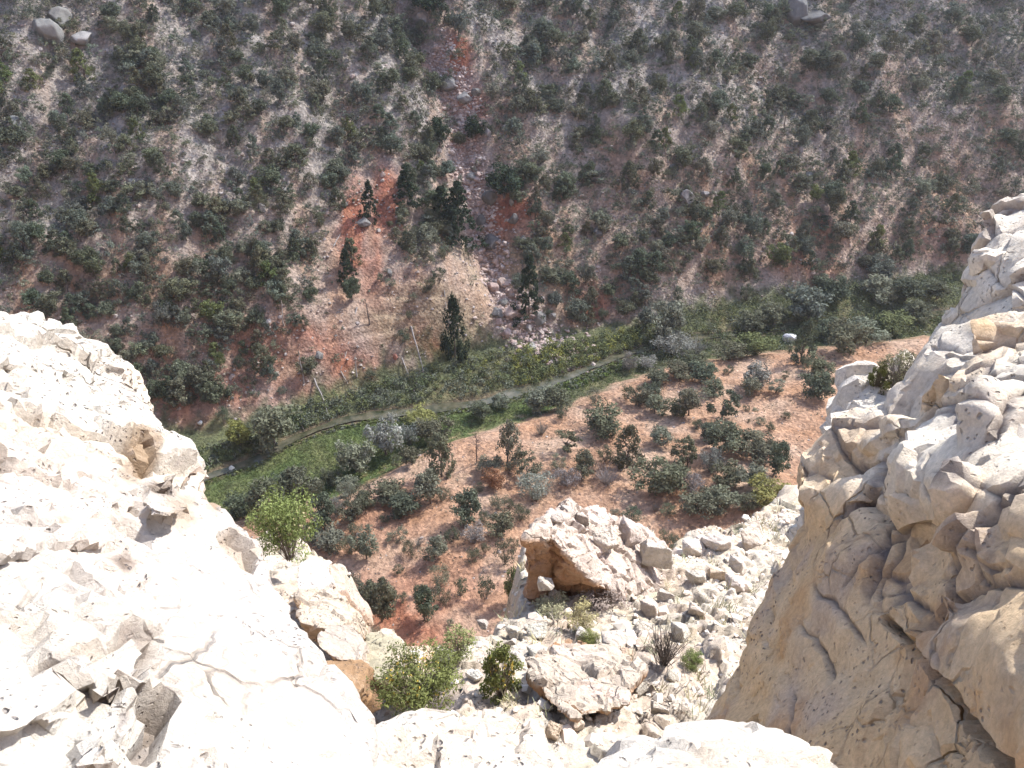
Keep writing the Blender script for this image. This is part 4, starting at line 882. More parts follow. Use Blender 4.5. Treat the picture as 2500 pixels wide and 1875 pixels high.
def relax(me, it):
    e = np.empty(len(me.edges) * 2, np.int32); me.edges.foreach_get('vertices', e); e = e.reshape(-1, 2); v = co(me); n = len(v)
    deg = np.bincount(e.ravel(), minlength=n)[:, None]
    for _ in range(it):
        s = np.stack([np.bincount(e[:, 0], v[e[:, 1], k], n) + np.bincount(e[:, 1], v[e[:, 0], k], n) for k in range(3)], 1); v = .5 * v + .5 * s / deg
    put(me, v)
def chiselled(me, ratio, angle):
    """fewer, larger faces with hard edges: broken stone instead of a moulded skin"""
    o = bpy.data.objects.new('tmp', me); COL.objects.link(o); md = o.modifiers.new('d', 'DECIMATE'); md.ratio = ratio
    m2 = bpy.data.meshes.new_from_object(o.evaluated_get(bpy.context.evaluated_depsgraph_get())); nm = me.name; bpy.data.objects.remove(o); bpy.data.meshes.remove(me); m2.name = nm
    m2.set_sharp_from_angle(angle=math.radians(angle)); return m2
def bvh_of(me, off=(0, 0, 0)):
    v = co(me) + off; return BVHTree.FromPolygons([tuple(p) for p in v], [tuple(p.vertices) for p in me.polygons])
def on_mesh(bvh, px, py):
    d = ray(px, py); h = bvh.ray_cast(Vector(CAMP), Vector(d)); return (np.array(h[0]), np.array(h[1])) if h[0] is not None else (None, None)

# the white cliff: a broad slab whose top dips away to the right
LN = np.array([.45, .47, .76]); LN /= np.linalg.norm(LN); LP = P(0, 765, 5.0)
def on_left(px, py, up=0.0):
    d = ray(px, py); t = ((LP - CAMP) @ LN + up) / (d @ LN); return CAMP + d * t
RUST_SHADE, TAN_SHADE, W0 = (.10, .062, .04), (.27, .19, .12), None  # rust and tan staining, darkened to put the broken faces' shade into the colour
LBLK = [(352, 1085, 70, 90, -.02, TAN_SHADE), (330, 1125, 50, 60, .0, TAN_SHADE), (400, 1178, 66, 46, .03, RUST_SHADE), (445, 1240, 84, 62, .0, TAN_SHADE), (392, 1222, 34, 36, .02, W0), (505, 1160, 40, 40, .0, W0), (522, 1230, 34, 60, -.02, TAN_SHADE), (565, 1320, 44, 56, -.03, TAN_SHADE), (604, 1362, 46, 40, -.03, TAN_SHADE),
        (50, 1275, 100, 70, -.01, W0), (110, 1308, 80, 30, .02, W0), (150, 1275, 30, 26, .02, TAN_SHADE), (265, 1690, 110, 80, -.03, W0), (345, 1570, 46, 30, .01, RUST_SHADE), (300, 1385, 40, 30, .0, RUST_SHADE), (140, 1460, 40, 30, .01, W0), (130, 1510, 90, 40, -.01, W0), (230, 1580, 110, 50, -.01, W0), (350, 1640, 40, 60, .0, W0), (315, 1690, 36, 50, -.01, W0),
        (60, 800, 90, 40, .0, W0), (150, 830, 90, 40, -.01, W0), (285, 915, 90, 50, -.02, W0), (150, 960, 80, 44, -.01, W0), (230, 1010, 100, 46, -.01, W0), (90, 900, 110, 50, -.01, W0), (40, 980, 100, 50, .0, W0), (230, 900, 60, 34, .0, W0), (310, 1000, 60, 60, .0, W0), (60, 1100, 90, 40, .0, W0), (180, 1090, 80, 40, .0, W0), (255, 1160, 90, 36, .01, W0), (400, 1740, 60, 40, -.02, W0), (170, 1660, 70, 40, .0, W0), (60, 1620, 90, 40, .0, W0), (330, 1480, 50, 30, .0, W0), (365, 1800, 60, 50, -.02, W0), (250, 1800, 90, 50, -.01, W0)]
CARVE = [(382, 1735, 40, 48, .5, .10, (.055, .03, .02)), (362, 1815, 26, 50, .45, .05, (.20, .17, .155)), (352, 1098, 28, 50, -.3, .05, TAN_SHADE), (402, 1180, 30, 17, -.2, .06, RUST_SHADE), (520, 1205, 14, 40, -.5, .05, (.20, .125, .08)), (585, 1340, 22, 62, -.65, .05, TAN_SHADE),  # carved hollows, shade painted in their colours; grey patch is the brown hollow's shadow
         (280, 1690, 50, 14, -.9, .04, (.26, .23, .21)), (330, 1560, 40, 9, .3, .04, (.22, .15, .11)), (130, 1625, 60, 8, -.4, .014, (.27, .24, .22)), (230, 1480, 70, 7, .6, .014, (.24, .21, .19)), (80, 1310, 60, 8, -.15, .014, None), (350, 1640, 9, 60, .25, .045, (.17, .13, .11)), (300, 1275, 70, 7, .3, .014, None), (60, 1480, 60, 7, -.7, .014, None), (180, 1150, 80, 7, .15, .014, None), (300, 1770, 8, 50, .3, .014, (.28, .25, .23)), (110, 1760, 70, 7, -.5, .014, None)]
def make_left():
    bm = bmesh.new()
    rim = [(-500, 700), (0, 768), (70, 772), (128, 776), (150, 800), (205, 812), (255, 842), (285, 872), (330, 905), (326, 960), (385, 1022), (440, 1082), (472, 1132), (522, 1202), (572, 1272), (622, 1332), (662, 1402), (702, 1482), (735, 1570), (742, 1612), (800, 1665), (850, 1742), (875, 1800), (930, 1990), (-500, 2050)]
    # cut the plate in overlapping convex pieces so the rim keeps its notches
    for (i0, i1) in [(0, 5), (3, 8), (6, 9), (8, 11), (9, 13), (11, 15), (13, 17), (15, 19), (17, 20), (19, 24)]:
        pts = [on_left(*rim[i]) for i in range(i0, min(i1 + 1, len(rim)))] + [on_left(-600, 1100), on_left(-600, 1900), on_left(150, 1700), on_left(100, 1300)]
        pts += [p + np.array((-.55, .30, -4.2)) for p in pts] + [p - LN * .22 + np.array((.03, .03, 0)) * 0 for p in pts]
        hull_into(bm, pts)
    # raised beds whose broken edges face the camera
    for poly, h in [([(60, 900), (300, 935), (330, 1030), (350, 1075), (310, 1150), (210, 1110), (90, 1010)], .035), ([(150, 1010), (330, 1075), (375, 1150), (420, 1185), (360, 1220), (250, 1230), (120, 1120)], .03), ([(330, 1190), (425, 1170), (470, 1240), (420, 1265), (360, 1250)], .09),
                    ([(0, 1180), (180, 1160), (300, 1260), (220, 1330), (90, 1300), (-80, 1330)], .04), ([(-60, 1290), (110, 1290), (70, 1345), (-40, 1370)], .05),
                    ([(120, 1440), (300, 1490), (380, 1560), (330, 1640), (215, 1660), (100, 1590)], .06), ([(-60, 1560), (120, 1570), (210, 1655), (150, 1760), (-60, 1800)], .05), ([(220, 1560), (360, 1590), (372, 1660), (300, 1720), (240, 1690)], .06), ([(0, 800), (120, 800), (270, 870), (240, 920), (80, 890), (-80, 880)], .035), ([(210, 1740), (330, 1690), (300, 1870), (180, 1880)], .06)]:
        cx = np.mean([q[0] for q in poly]); cy = np.mean([q[1] for q in poly]); pts = []
        for (a, b) in poly:
            k = 1.0 * (.1 + .85 * (1 if b > cy else .0)); pts += [on_left(a, b, h * k), on_left(a, b, -.15)]
        hull_into(bm, pts)
    # broken blocks standing out of the face
    for (px, py, w, h, up, _c) in LBLK:
        p = on_left(px, py, up); k = np.linalg.norm(p - CAMP) / FPX; rr = np.random.default_rng(int(px) * 7 + int(py)); e = rr.uniform(-1, 1, (12, 3)); e = e / np.abs(e).max(1)[:, None] * rr.uniform(.7, 1, (12, 1)); hull_into(bm, p + e * (w * k * .55, w * k * .5, h * k * .6))
    me = remeshed(bm, .0135, 'white_cliff'); relax(me, 3)
    v = co(me); n = nrm(me); q = v - CAMP
    px, py = to_px(v); far = ss(1200, 900, py)
    rough = np.clip(.25 + .75 * far + .9 * ss(-.05, .35, fbm(q * .8, 3, 14)), 0, 1.1)
    rough = rough * (1 - .72 * ss(330, 450, px) * ss(1120, 1260, py))
    a1, e1 = facets(q, 1.5, 7); a2, e2 = facets(q, 4.2, 8); a3, e3 = facets(q * (1, 1, 1.4), 11, 9)
    d = .05 * fbm(q * 1.1, 3, 2) + rough * (.040 * a1 + .026 * a2 + .0125 * a3) + .010 * fbm(q * 12, 5, 3, .6)
    d -= rough * (.020 * (1 - ss(0, .04, e1)) * (a1 < .1) + .012 * (1 - ss(0, .08, e2)) * (a2 > -.1))
    p1, _p2, pc = worley(q * 14 + .5 * fbm(q * 9, 2, 13)[:, None], 12); pits = (1 - ss(.10, .30, p1)) * (pc > .55) * ss(.05, .3, fbm(q * 1.1, 2, 15)); d -= .016 * pits
    d += .028 * fbm(q @ np.array([[.3, 0, 0], [0, 1.6, 0], [0, 0, 2.2]]), 3, 18)
    fr = np.linalg.norm(q, axis=1) < 6; cm = []
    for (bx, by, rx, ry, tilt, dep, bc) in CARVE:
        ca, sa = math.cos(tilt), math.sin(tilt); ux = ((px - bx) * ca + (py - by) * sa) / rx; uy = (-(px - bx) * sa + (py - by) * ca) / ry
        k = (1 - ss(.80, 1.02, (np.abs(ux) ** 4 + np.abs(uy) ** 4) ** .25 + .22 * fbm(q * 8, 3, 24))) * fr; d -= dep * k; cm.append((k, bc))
    v = v + n * d[:, None]; put(me, v)
    stain = ss(.12, .5, fbm(q * 1.2 + 5, 4, 21)); c = np.tile((.555, .515, .45), (len(v), 1)); c = c * (1 - .45 * stain[:, None]) + np.array((.56, .44, .32)) * .45 * stain[:, None]
    pk = ss(.2, .5, fbm(q * .8 + 9, 3, 22)); c = c * (1 - .3 * pk[:, None]) + np.array((.56, .49, .47)) * .3 * pk[:, None]
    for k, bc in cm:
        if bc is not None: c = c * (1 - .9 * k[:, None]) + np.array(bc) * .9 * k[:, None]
    for (bx, by, w, h, up, bc) in LBLK:
        if bc is None: continue
        k = (1 - ss(.75, 1.15, np.hypot((px - bx) / (w * .62), (py - by) / (h * .66)) + .25 * fbm(q * 9, 2, 23))) * (np.linalg.norm(q, axis=1) < 6); c = c * (1 - .85 * k[:, None]) + np.array(bc) * .85 * k[:, None]
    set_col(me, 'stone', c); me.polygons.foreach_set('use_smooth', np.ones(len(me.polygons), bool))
    me = chiselled(me, .16, 30)
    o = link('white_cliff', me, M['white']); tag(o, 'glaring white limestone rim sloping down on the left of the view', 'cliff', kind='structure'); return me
LEFT = bvh_of(make_left())

# the cream cliff: stacked blocks, pale tops and a tan face turned from the sun
def make_right():
    bm = bmesh.new(); dn = [(.5, .5, -.2), (1.2, .9, -3.5), (1.5, 0.2, -1.0)]
    # top block
    lump(bm, [(2500, 487, 5.9), (2440, 500, 5.9), (2402, 560, 5.75), (2372, 640, 5.6), (2330, 735, 5.45), (2345, 790, 5.25), (2420, 815, 5.0), (2560, 740, 4.8), (2650, 470, 5.7)], [(2.2, .6, -1.0), (.9, .5, -.6), (1.0, .6, -2.5)])
    # smooth slab face between the upper block and the shelf
    lump(bm, [(2300, 742, 5.75), (2262, 830, 5.65), (2222, 910, 5.5), (2185, 1000, 5.4), (2270, 990, 5.0), (2330, 830, 5.2), (2360, 760, 5.3)], [(2.2, .6, -1.0), (.9, .6, -1.0), (1.0, .7, -3.0)])
    # middle mass
    lump(bm, [(2262, 850, 5.05), (2300, 800, 5.1), (2420, 790, 4.95), (2600, 730, 4.7), (2230, 1010, 4.75), (2170, 1000, 4.95), (2330, 1150, 4.1), (2600, 1180, 3.3)], [(2.2, .6, -1.0), (.8, .5, -.8), (1.0, .6, -3.5)])
    lump(bm, [(2190, 1010, 4.95), (2110, 1080, 4.7), (2130, 1200, 4.4), (2230, 1300, 4.0), (2400, 1290, 3.45), (2600, 1330, 2.9), (2600, 1150, 3.2), (2350, 1010, 4.3)], [(2.2, .6, -1.0), (.9, .4, -.7), (1.2, .5, -3)])
    # lobe
    lump(bm, [(1930, 1108, 4.95), (1990, 1062, 5.0), (2070, 1000, 5.05), (2150, 1010, 4.9), (2180, 1100, 4.6), (2090, 1200, 4.45), (1932, 1180, 4.75), (1960, 1330, 4.65), (2085, 1340, 4.4)], [(2.2, .6, -1.0), (.5, .5, -.3), (.9, .5, -2.5)])
    # lower body
    lump(bm, [(1932, 1290, 4.95), (1880, 1395, 4.95), (1838, 1490, 4.95), (1790, 1600, 4.95), (1722, 1750, 4.95), (1700, 1900, 4.9), (2060, 1230, 4.55), (2110, 1480, 4.05), (2230, 1330, 3.9), (2000, 1750, 3.9), (2160, 1600, 3.55)], [(2.2, .6, -1.0), (.7, .9, -.5), (1.0, 1.0, -4)])
    lump(bm, [(2110, 1470, 4.0), (2240, 1340, 3.8), (2420, 1320, 3.3), (2600, 1360, 2.75), (2150, 1600, 3.6), (2000, 1900, 3.6), (2330, 1760, 2.95), (2650, 1500, 2.55)], [(2.2, .6, -1.0), (1.0, .6, -.4), (1.2, .8, -3)])
    lump(bm, [(2190, 1540, 3.4), (2330, 1680, 2.95), (2480, 1880, 2.5), (2700, 1950, 2.1), (2650, 1480, 2.5), (2330, 1480, 3.1)], [(2.2, .6, -1.0), (1.0, .6, -.3), (1.2, .5, -2.5)])
    lump(bm, [(2000, 1740, 3.95), (2160, 1600, 3.6), (2330, 1760, 3.0), (2480, 1890, 2.55), (2400, 2080, 2.5), (2000, 2080, 3.5), (1760, 2080, 4.5), (1722, 1752, 4.93), (1850, 1600, 4.75)], [(2.2, .6, -1.0), (1.0, .8, -.4), (1.1, .9, -2.5)])
    # bulging blocks
    for (px, py, d, r) in [(2000, 1455, 4.6, .15), (1975, 1415, 4.65, .12), (2060, 1390, 4.45, .14), (2150, 1470, 4.05, .12), (2330, 1400, 3.55, .15), (2440, 1340, 3.25, .15), (2420, 1230, 3.45, .16), (2260, 1260, 3.95, .14), (2300, 1100, 4.2, .18), (2150, 1110, 4.65, .13), (2040, 1130, 4.8, .13), (2240, 1080, 4.5, .14), (2380, 990, 4.4, .2), (2460, 880, 4.5, .2), (2450, 660, 5.4, .16), (2480, 590, 5.6, .18), (2480, 1060, 3.8, .2), (2200, 1180, 4.35, .12), (2270, 1480, 3.7, .12), (2380, 1520, 3.2, .13), (2210, 1400, 3.95, .12), (2100, 1300, 4.4, .12)]:
        c = P(px, py, d + r * .5); rr = np.random.default_rng(int(px)); e = rr.uniform(-1, 1, (12, 3)); e = e / np.abs(e).max(1)[:, None] * rr.uniform(.75, 1, (12, 1)); hull_into(bm, c + e * r * (1.1, .85, .75))
    me = remeshed(bm, .0145, 'cream_cliff'); relax(me, 3)
    v = co(me); n = nrm(me); q = v - CAMP; px, py = to_px(v)
    w = fbm(q * 2.2, 3, 33)[:, None] * .35
    zone = np.clip(ss(1.0, .5, ((px - 2290) / 330) ** 2 + ((py - 1300) / 240) ** 2) + ss(1450, 1200, py) * .8, 0, 1)
    fine = ss(-.15, .25, fbm(q * 1.3 + 3, 2, 34))
    smooth_face = np.clip(np.exp(-((px - 2240) / 55) ** 2 - ((py - 880) / 120) ** 2) + np.exp(-((px - 1990) / 65) ** 2 - ((py - 1290) / 90) ** 2) + np.exp(-((px - 2390) / 80) ** 2 - ((py - 770) / 40) ** 2), 0, 1); zone = zone * (1 - smooth_face)
    f1_, k0 = facets(q, 1.5, 70, .25, .4); a1, k1 = facets(q, 3.3, 71, .25); a2, k2 = facets(q, 7.6, 72, .25)
    wq = q + .10 * np.stack([pnoise(q * 2.3 + 7 * k, 81 + k) for k in range(3)], 1)
    b1, c1 = billow(wq * (2.0, 2.0, 2.3), 3, 31, .45); b2, c2 = billow(wq * 5.2, 3, 41, .5)
    d = .035 * fbm(q * 1.1, 4, 35) + zone * .052 * f1_ + zone * .042 * a1 + zone * fine * .022 * a2 + (1 - zone) * (.020 * f1_ + .008 * a1 + .006 * a2) * (1 - .8 * smooth_face) + .010 * fbm(q * 11, 5, 36, .6)
    e1 = np.minimum(k0 * .8, c1 + .01); e2 = c2
    m1, k3 = a1, k1
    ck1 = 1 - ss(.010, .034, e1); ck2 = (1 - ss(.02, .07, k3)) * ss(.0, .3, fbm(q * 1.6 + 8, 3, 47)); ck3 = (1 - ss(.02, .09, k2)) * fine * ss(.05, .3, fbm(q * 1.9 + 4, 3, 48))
    d -= zone * (.032 * ck1 + .024 * ck2 + .014 * ck3)
    low = 1 - zone
    La = P(1838, 1490, 4.95); Lb = P(2000, 1900, 3.6); Ld = (Lb - La) / np.linalg.norm(Lb - La); Lu = np.cross((-.94, .28, .22), Ld); Lu /= np.linalg.norm(Lu)
    u = q @ Lu + .10 * fbm(q * 1.4, 3, 44) + .02 * fbm(q * 7, 2, 45); uw = np.abs((u / .23) % 1 - .5) * .23; stri = (1 - ss(.004, .016, uw)) * low * (1 - smooth_face) * ss(-.05, .2, fbm(q * np.array((1.3, 1.3, .8)) + 2, 3, 46)); d -= .03 * stri; d += low * (1 - smooth_face) * .006 * np.sin(u / .23 * 6.28)
    f3, f4, _c = worley(q @ np.array([[1.0, .3, 0], [0, .5, .4], [0, 0, 2.4]]) * .9 + w, 37); d -= low * (1 - smooth_face) * .04 * (1 - ss(0, .035, f4 - f3)) * ss(-.2, .2, fbm(q * .9, 2, 38))
    # the long dark joint at the lower right
    a, b = np.array([2160., 1510.]), np.array([2470., 1890.]); ab = b - a; t = np.clip(((px - a[0]) * ab[0] + (py - a[1]) * ab[1]) / (ab @ ab), 0, 1)
    jd = np.hypot(px - a[0] - t * ab[0], py - a[1] - t * ab[1]) + 10 * fbm(q * 3, 3, 39); jw = 5 + 12 * t; front = (np.linalg.norm(q, axis=1) < 4.2)
    d -= .12 * (1 - ss(jw * .4, jw, np.abs(jd))) * front
    v = v + n * d[:, None]; put(me, v); relax(me, 1)
    up = np.clip(n[:, 2] * 1.4 + .1 * fbm(q * 3, 3, 41), 0, 1)
    tan = np.array((.60, .43, .255)); cream = np.array((.68, .615, .515)); tanw = np.clip(ss(-.25, .35, fbm(q * 1.0 + 7, 4, 40)) * .8 + .9 * ss(1080, 1350, py) + smooth_face * .6 - .35 * ss(1150, 850, py), 0, 1)
    c = cream * (1 - tanw[:, None]) + tan * tanw[:, None]
    gr = ss(.10, .45, fbm(q * 2.1 + 11, 4, 42)) * (.22 + .25 * ss(1080, 1300, py)); c = c * (1 - gr[:, None]) + np.array((.36, .30, .275)) * gr[:, None]
    og = ss(.32, .55, fbm(q * 2.6 + 15, 4, 43)) * .5 * ss(1150, 1400, py); c = c * (1 - og[:, None]) + np.array((.46, .25, .10)) * og[:, None]
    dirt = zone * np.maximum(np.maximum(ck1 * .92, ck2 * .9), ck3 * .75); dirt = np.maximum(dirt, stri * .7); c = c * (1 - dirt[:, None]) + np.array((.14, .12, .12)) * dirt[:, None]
    set_col(me, 'stone', c); me.polygons.foreach_set('use_smooth', np.ones(len(me.polygons), bool))
    me = chiselled(me, .12, 32)
    o = link('cream_cliff', me, M['lime']); tag(o, 'nodular cream limestone cliff with a tan shaded face rising at the right', 'cliff', kind='structure'); return me
RIGHT = bvh_of(make_right())

# rocks at the photographer's feet and the rubble perch behind the cream cliff
def rim_rock(name, lumps, label, voxel=.013, amp=1.0, seed=0, cat='rock'):
    bm = bmesh.new()
    for fr, bk in lumps: lump(bm, fr, bk)
    me = remeshed(bm, voxel, name); relax(me, 2); v = co(me); n = nrm(me); q = v - CAMP
    a1, e1 = facets(q, 2.2, 50 + seed); a2, e2 = facets(q, 6.5, 55 + seed); a3, e3 = facets(q, 17, 60 + seed)
    d = amp * (.04 * fbm(q * 2.0, 3, 51 + seed) + .035 * a1 + .016 * a2 + .007 * a3 - .014 * (1 - ss(0, .07, e1)) - .008 * (1 - ss(0, .09, e2)))
    put(me, v + n * d[:, None]); st = ss(.05, .5, fbm(q * 1.6 + 3, 4, 53)); c = np.array((.60, .55, .48)) * (1 - .4 * st[:, None]) + np.array((.55, .42, .29)) * .4 * st[:, None]
    set_col(me, 'stone', c); me.polygons.foreach_set('use_smooth', np.ones(len(me.polygons), bool)); me = chiselled(me, .18, 30); o = link(name, me, M['lime']); tag(o, label, cat); return o
rim_rock('rim_rock', [([(860, 1800, 2.5), (938, 1742, 2.6), (1000, 1730, 2.7), (1069, 1732, 2.7), (1130, 1728, 2.65), (1170, 1760, 2.5), (900, 1900, 2.2), (1150, 1920, 2.2), (820, 1990, 2.1), (1200, 2000, 2.0)], [(0, .2, -1.6), (-.1, .05, -.2)]),
                      ([(1130, 1740, 2.75), (1180, 1712, 2.8), (1225, 1708, 2.8), (1258, 1735, 2.75), (1304, 1775, 2.6), (1331, 1816, 2.5), (1409, 1875, 2.3), (1100, 1850, 2.4), (1250, 1960, 2.1), (1430, 1990, 2.0)], [(0, .2, -1.6)])], 'blown-out white rock at the bottom edge, in front of the green bush', seed=1)
rim_rock('rim_rock', [([(1430, 1862, 2.15), (1500, 1822, 2.25), (1582, 1800, 2.3), (1650, 1775, 2.35), (1718, 1760, 2.38), (1808, 1755, 2.36), (1921, 1776, 2.3), (2034, 1822, 2.15), (2110, 1872, 2.0), (2180, 1990, 1.75), (1400, 2010, 1.8), (1700, 1850, 2.05)], [(0, .15, -1.5)])], 'smooth-topped white rock at the bottom edge, below the tan cliff face', amp=.7, seed=2)
rim_rock('rubble_perch', [([(2050, 965, 7.3), (2080, 892, 7.7), (2110, 880, 7.7), (2132, 892, 7.7), (2130, 1000, 7.0), (2060, 1010, 7.0)], [(.4, .4, -.6), (.3, .3, -4)]), ([(2120, 905, 7.7), (2160, 880, 7.9), (2225, 878, 8.0), (2290, 960, 7.6), (2180, 1010, 7.0), (2120, 1010, 7.0)], [(.4, .4, -.6), (.3, .3, -4)]), ([(2000, 1040, 6.9), (2060, 960, 7.2), (2200, 1000, 6.8), (2100, 1080, 6.6)], [(.4, .4, -.8), (.3, .3, -4)])], 'crumbling pinkish rubble perch with a bush, behind the cream cliff', voxel=.035, amp=2.4, seed=3)

# ------------------------------------------------------------------ the white rubble ledge below the rim
def LZ(y): return CAMZ - 5.97 - .637 * y
def on_ledge0(px, py):
    d = ray(px, py); t = -5.97 / (d[..., 2] + .637 * d[..., 1]); return CAMP + d * t[..., None]
LEDGE_PX = [(690, 1300), (765, 1352), (809, 1377), (840, 1400), (850, 1440), (862, 1520), (885, 1560), (957, 1540), (980, 1600), (1046, 1595), (1108, 1600), (1123, 1583), (1165, 1552), (1220, 1533), (1239, 1502), (1275, 1496), (1282, 1330), (1345, 1252), (1420, 1262), (1500, 1262), (1560, 1290), (1610, 1330), (1640, 1352), (1683, 1302), (1749, 1288), (1800, 1285), (1841, 1268), (1880, 1240), (1930, 1170), (2100, 1120)]
lp = on_ledge0(np.array([p[0] for p in LEDGE_PX], float), np.array([p[1] for p in LEDGE_PX], float))
def ledge_z(x, y, rough=True):
    p2 = np.stack([x, y, 0 * x], 1)
    pl = np.concatenate([lp[:, :2], [[16, 12], [16, 2], [-9, 2], [-9, 9]]]); inside = np.zeros(len(x), bool); dist = np.full(len(x), 1e9); j = len(pl) - 1
    for i in range(len(pl)):
        a, b = pl[j], pl[i]; c = ((a[1] > y) != (b[1] > y)) & (x < (b[0] - a[0]) * (y - a[1]) / (b[1] - a[1] + 1e-12) + a[0]); inside ^= c
        ab = b - a; t = np.clip(((x - a[0]) * ab[0] + (y - a[1]) * ab[1]) / (ab @ ab), 0, 1); dist = np.minimum(dist, np.hypot(x - a[0] - t * ab[0], y - a[1] - t * ab[1])); j = i
    out = np.where(inside, 0, dist) + .12 * fbm(p2 * 1.3, 3, 95)
    z = LZ(y) + .32 * fbm(p2 * .33, 3, 96) + (.10 * fbm(p2 * 1.2, 4, 97) if rough else 0)
    f1, f2, cid = worley(np.stack([x * 1.7, y * 1.7, 0 * x], 1) + .3 * fbm(p2 * 1.5, 2, 98)[:, None], 99)
    if rough: z = z + .15 * facets(p2, 1.1, 92)[0] + .075 * facets(p2, 2.9, 93)[0] + .03 * facets(p2, 7.0, 94)[0] + .03 * fbm(p2 * 4, 3, 94)
    # the gap under the white cliff is lower
    z = z - 1.2 * ss(-.6, -2.0, x) * ss(12.5, 10.0, y)
    return z - 9 * ss(0, 1.3, out), f2 - f1, out
def make_ledge():
    xs = axis([(-9, -6, .2), (-6, 9, .045), (9, 16, .2)]); ys = axis([(2, 6, .2), (6, 21, .045), (21, 24, .3)])
    X, Y = np.meshgrid(xs, ys); x, y = X.ravel(), Y.ravel(); z, e, out = ledge_z(x, y); p2 = np.stack([x, y, z], 1)
    c = np.tile((.44, .385, .315), (len(x), 1)); k = ss(-.1, .4, fbm(p2 * .6, 4, 101)) * .55; c = c * (1 - k[:, None]) + np.array((.42, .32, .245)) * k[:, None]
    k = ss(.15, .5, fbm(p2 * .9 + 4, 4, 102)) * .5; c = c * (1 - k[:, None]) + np.array((.33, .295, .20)) * k[:, None]
    k = ss(.1, .7, out) * .6; c = c * (1 - k[:, None]) + np.array((.42, .28, .19)) * k[:, None]
    me = mesh_np('rock_ledge', np.stack([x, y, z], 1), grid_faces(len(xs), len(ys)), True, {'stone': c}); o = link('rock_ledge', me, M['ledge'])
    tag(o, 'bright rubbly limestone ledge below the rim with boulders and bushes', 'ledge', kind='structure'); return me
LEDGE = bvh_of(make_ledge())
def on_ledge(px, py):
    p, n = on_mesh(LEDGE, px, py)
    return p if p is not None else on_ledge0(np.array(px, float), np.array(py, float))

# ------------------------------------------------------------------ blocks and boulders on the ledge
def block(name, front, backs, label, col=(0.456, 0.403, 0.342), face=(.42, .25, .14), voxel=.035, amp=1.0, cat='boulder', seed=0, dark_dir=None, group=None):
    bm = bmesh.new()
    for fr in front: lump(bm, fr, backs)
    me = remeshed(bm, voxel, name); relax(me, 1); v = co(me); n = nrm(me); q = v - CAMP
    a1, e1 = facets(q, 1.3, 150 + seed); a2, e2 = facets(q, 3.6, 160 + seed); a3, e3 = facets(q, 9, 170 + seed)
    d = amp * (.06 * fbm(q * .9, 3, 171) + .06 * a1 + .03 * a2 + .012 * a3 - .03 * (1 - ss(0, .06, e1)))
    put(me, v + n * d[:, None]); n2 = nrm(me)
    # weathered tops are pale, the broken faces show rusty rock with a hard edge of their own
    k = ss(.30, .05, n[:, 2] + .14 * fbm(q * 2, 3, 172)); st = ss(-.2, .4, fbm(q * np.array((2.5, 2.5, .5)), 4, 173))[:, None]
    fc = np.array(face) * (1 - .35 * st) + np.array((.24, .15, .10)) * .35 * st; c = np.array(col) * (1 - k[:, None]) + fc * k[:, None]
    p = ss(.1, .5, fbm(q * .8 + 3, 3, 174))[:, None] * .5; c = c * (1 - p) + np.array((.55, .43, .37)) * p * (1 - k[:, None]) + c * p * k[:, None]
    set_col(me, 'stone', c); me.polygons.foreach_set('use_smooth', np.ones(len(me.polygons), bool)); me = chiselled(me, .22, 28); o = link(name, me, M['ledge']); return tag(o, label, cat, group)
block('rock_outcrop', [[(1276, 1312, 16.4), (1300, 1292, 16.5), (1332, 1290, 16.6), (1338, 1316, 16.6), (1345, 1242, 17.6), (1296, 1484, 18.0), (1290, 1400, 17.2), (1322, 1484, 18.2)],
                       [(1340, 1304, 16.6), (1348, 1244, 17.8), (1400, 1232, 18.4), (1545, 1266, 19.6), (1606, 1334, 20.0), (1604, 1440, 18.9), (1447, 1420, 17.2), (1402, 1374, 16.9), (1345, 1450, 18.3), (1440, 1468, 18.7), (1590, 1490, 18.6)],
                       [(1345, 1262, 17.5), (1362, 1238, 17.9), (1385, 1222, 18.1), (1402, 1228, 18.2), (1406, 1262, 18.1), (1370, 1290, 17.2)]], [(.35, .5, -.75), (.6, 1.0, -1.7)],
      'big outcrop with pale top and rusty overhanging face on the ledge', cat='outcrop', seed=1, face=(.40, .235, .135), col=(.43, .355, .30), amp=1.6, voxel=.028)
block('split_block', [[(772, 1552, 13.8), (800, 1522, 14.4), (862, 1518, 14.6), (893, 1565, 14.1), (884, 1612, 13.6), (830, 1612, 13.4), (778, 1580, 13.5)]], [(.15, .25, -.75)], 'split pale block with a dark crack and rusty underside by the white cliff', cat='boulder', seed=2, col=(.36, .31, .26), face=(.46, .29, .15), voxel=.025, amp=1.1)
block('boulder', [[(790, 1610, 13.4), (880, 1612, 13.6), (903, 1622, 13.4), (890, 1680, 12.9), (840, 1700, 12.6), (795, 1660, 12.8)]], [(.1, .3, -.9)], 'tan rock footing beneath the split pale block', seed=3, col=(.25, .155, .085), face=(.27, .16, .08), voxel=.03, amp=.6)
block('undercut_slab', [[(1284, 1612, 13.6), (1330, 1580, 14.4), (1480, 1590, 14.6), (1560, 1640, 13.8), (1530, 1720, 12.8), (1440, 1742, 12.4), (1400, 1755, 12.2), (1340, 1720, 12.6), (1305, 1660, 13.1)]], [(.15, .35, -.38)], 'broad undercut slab with a rusty broken edge, behind the bottom rocks', cat='slab', seed=4, col=(.40, .335, .27), face=(.33, .19, .10), voxel=.025, amp=1.4)
block('boulder', [[(728, 1375, 17.5), (768, 1352, 18.2), (800, 1380, 18.0), (812, 1420, 17.2), (760, 1450, 16.4), (722, 1440, 16.4)]], [(.3, .5, -1.6)], 'smooth pale boulder next to the bush at the edge of the white cliff', seed=6, col=(0.456, 0.410, 0.365), face=(.40, .30, .22), voxel=.03, amp=.5)
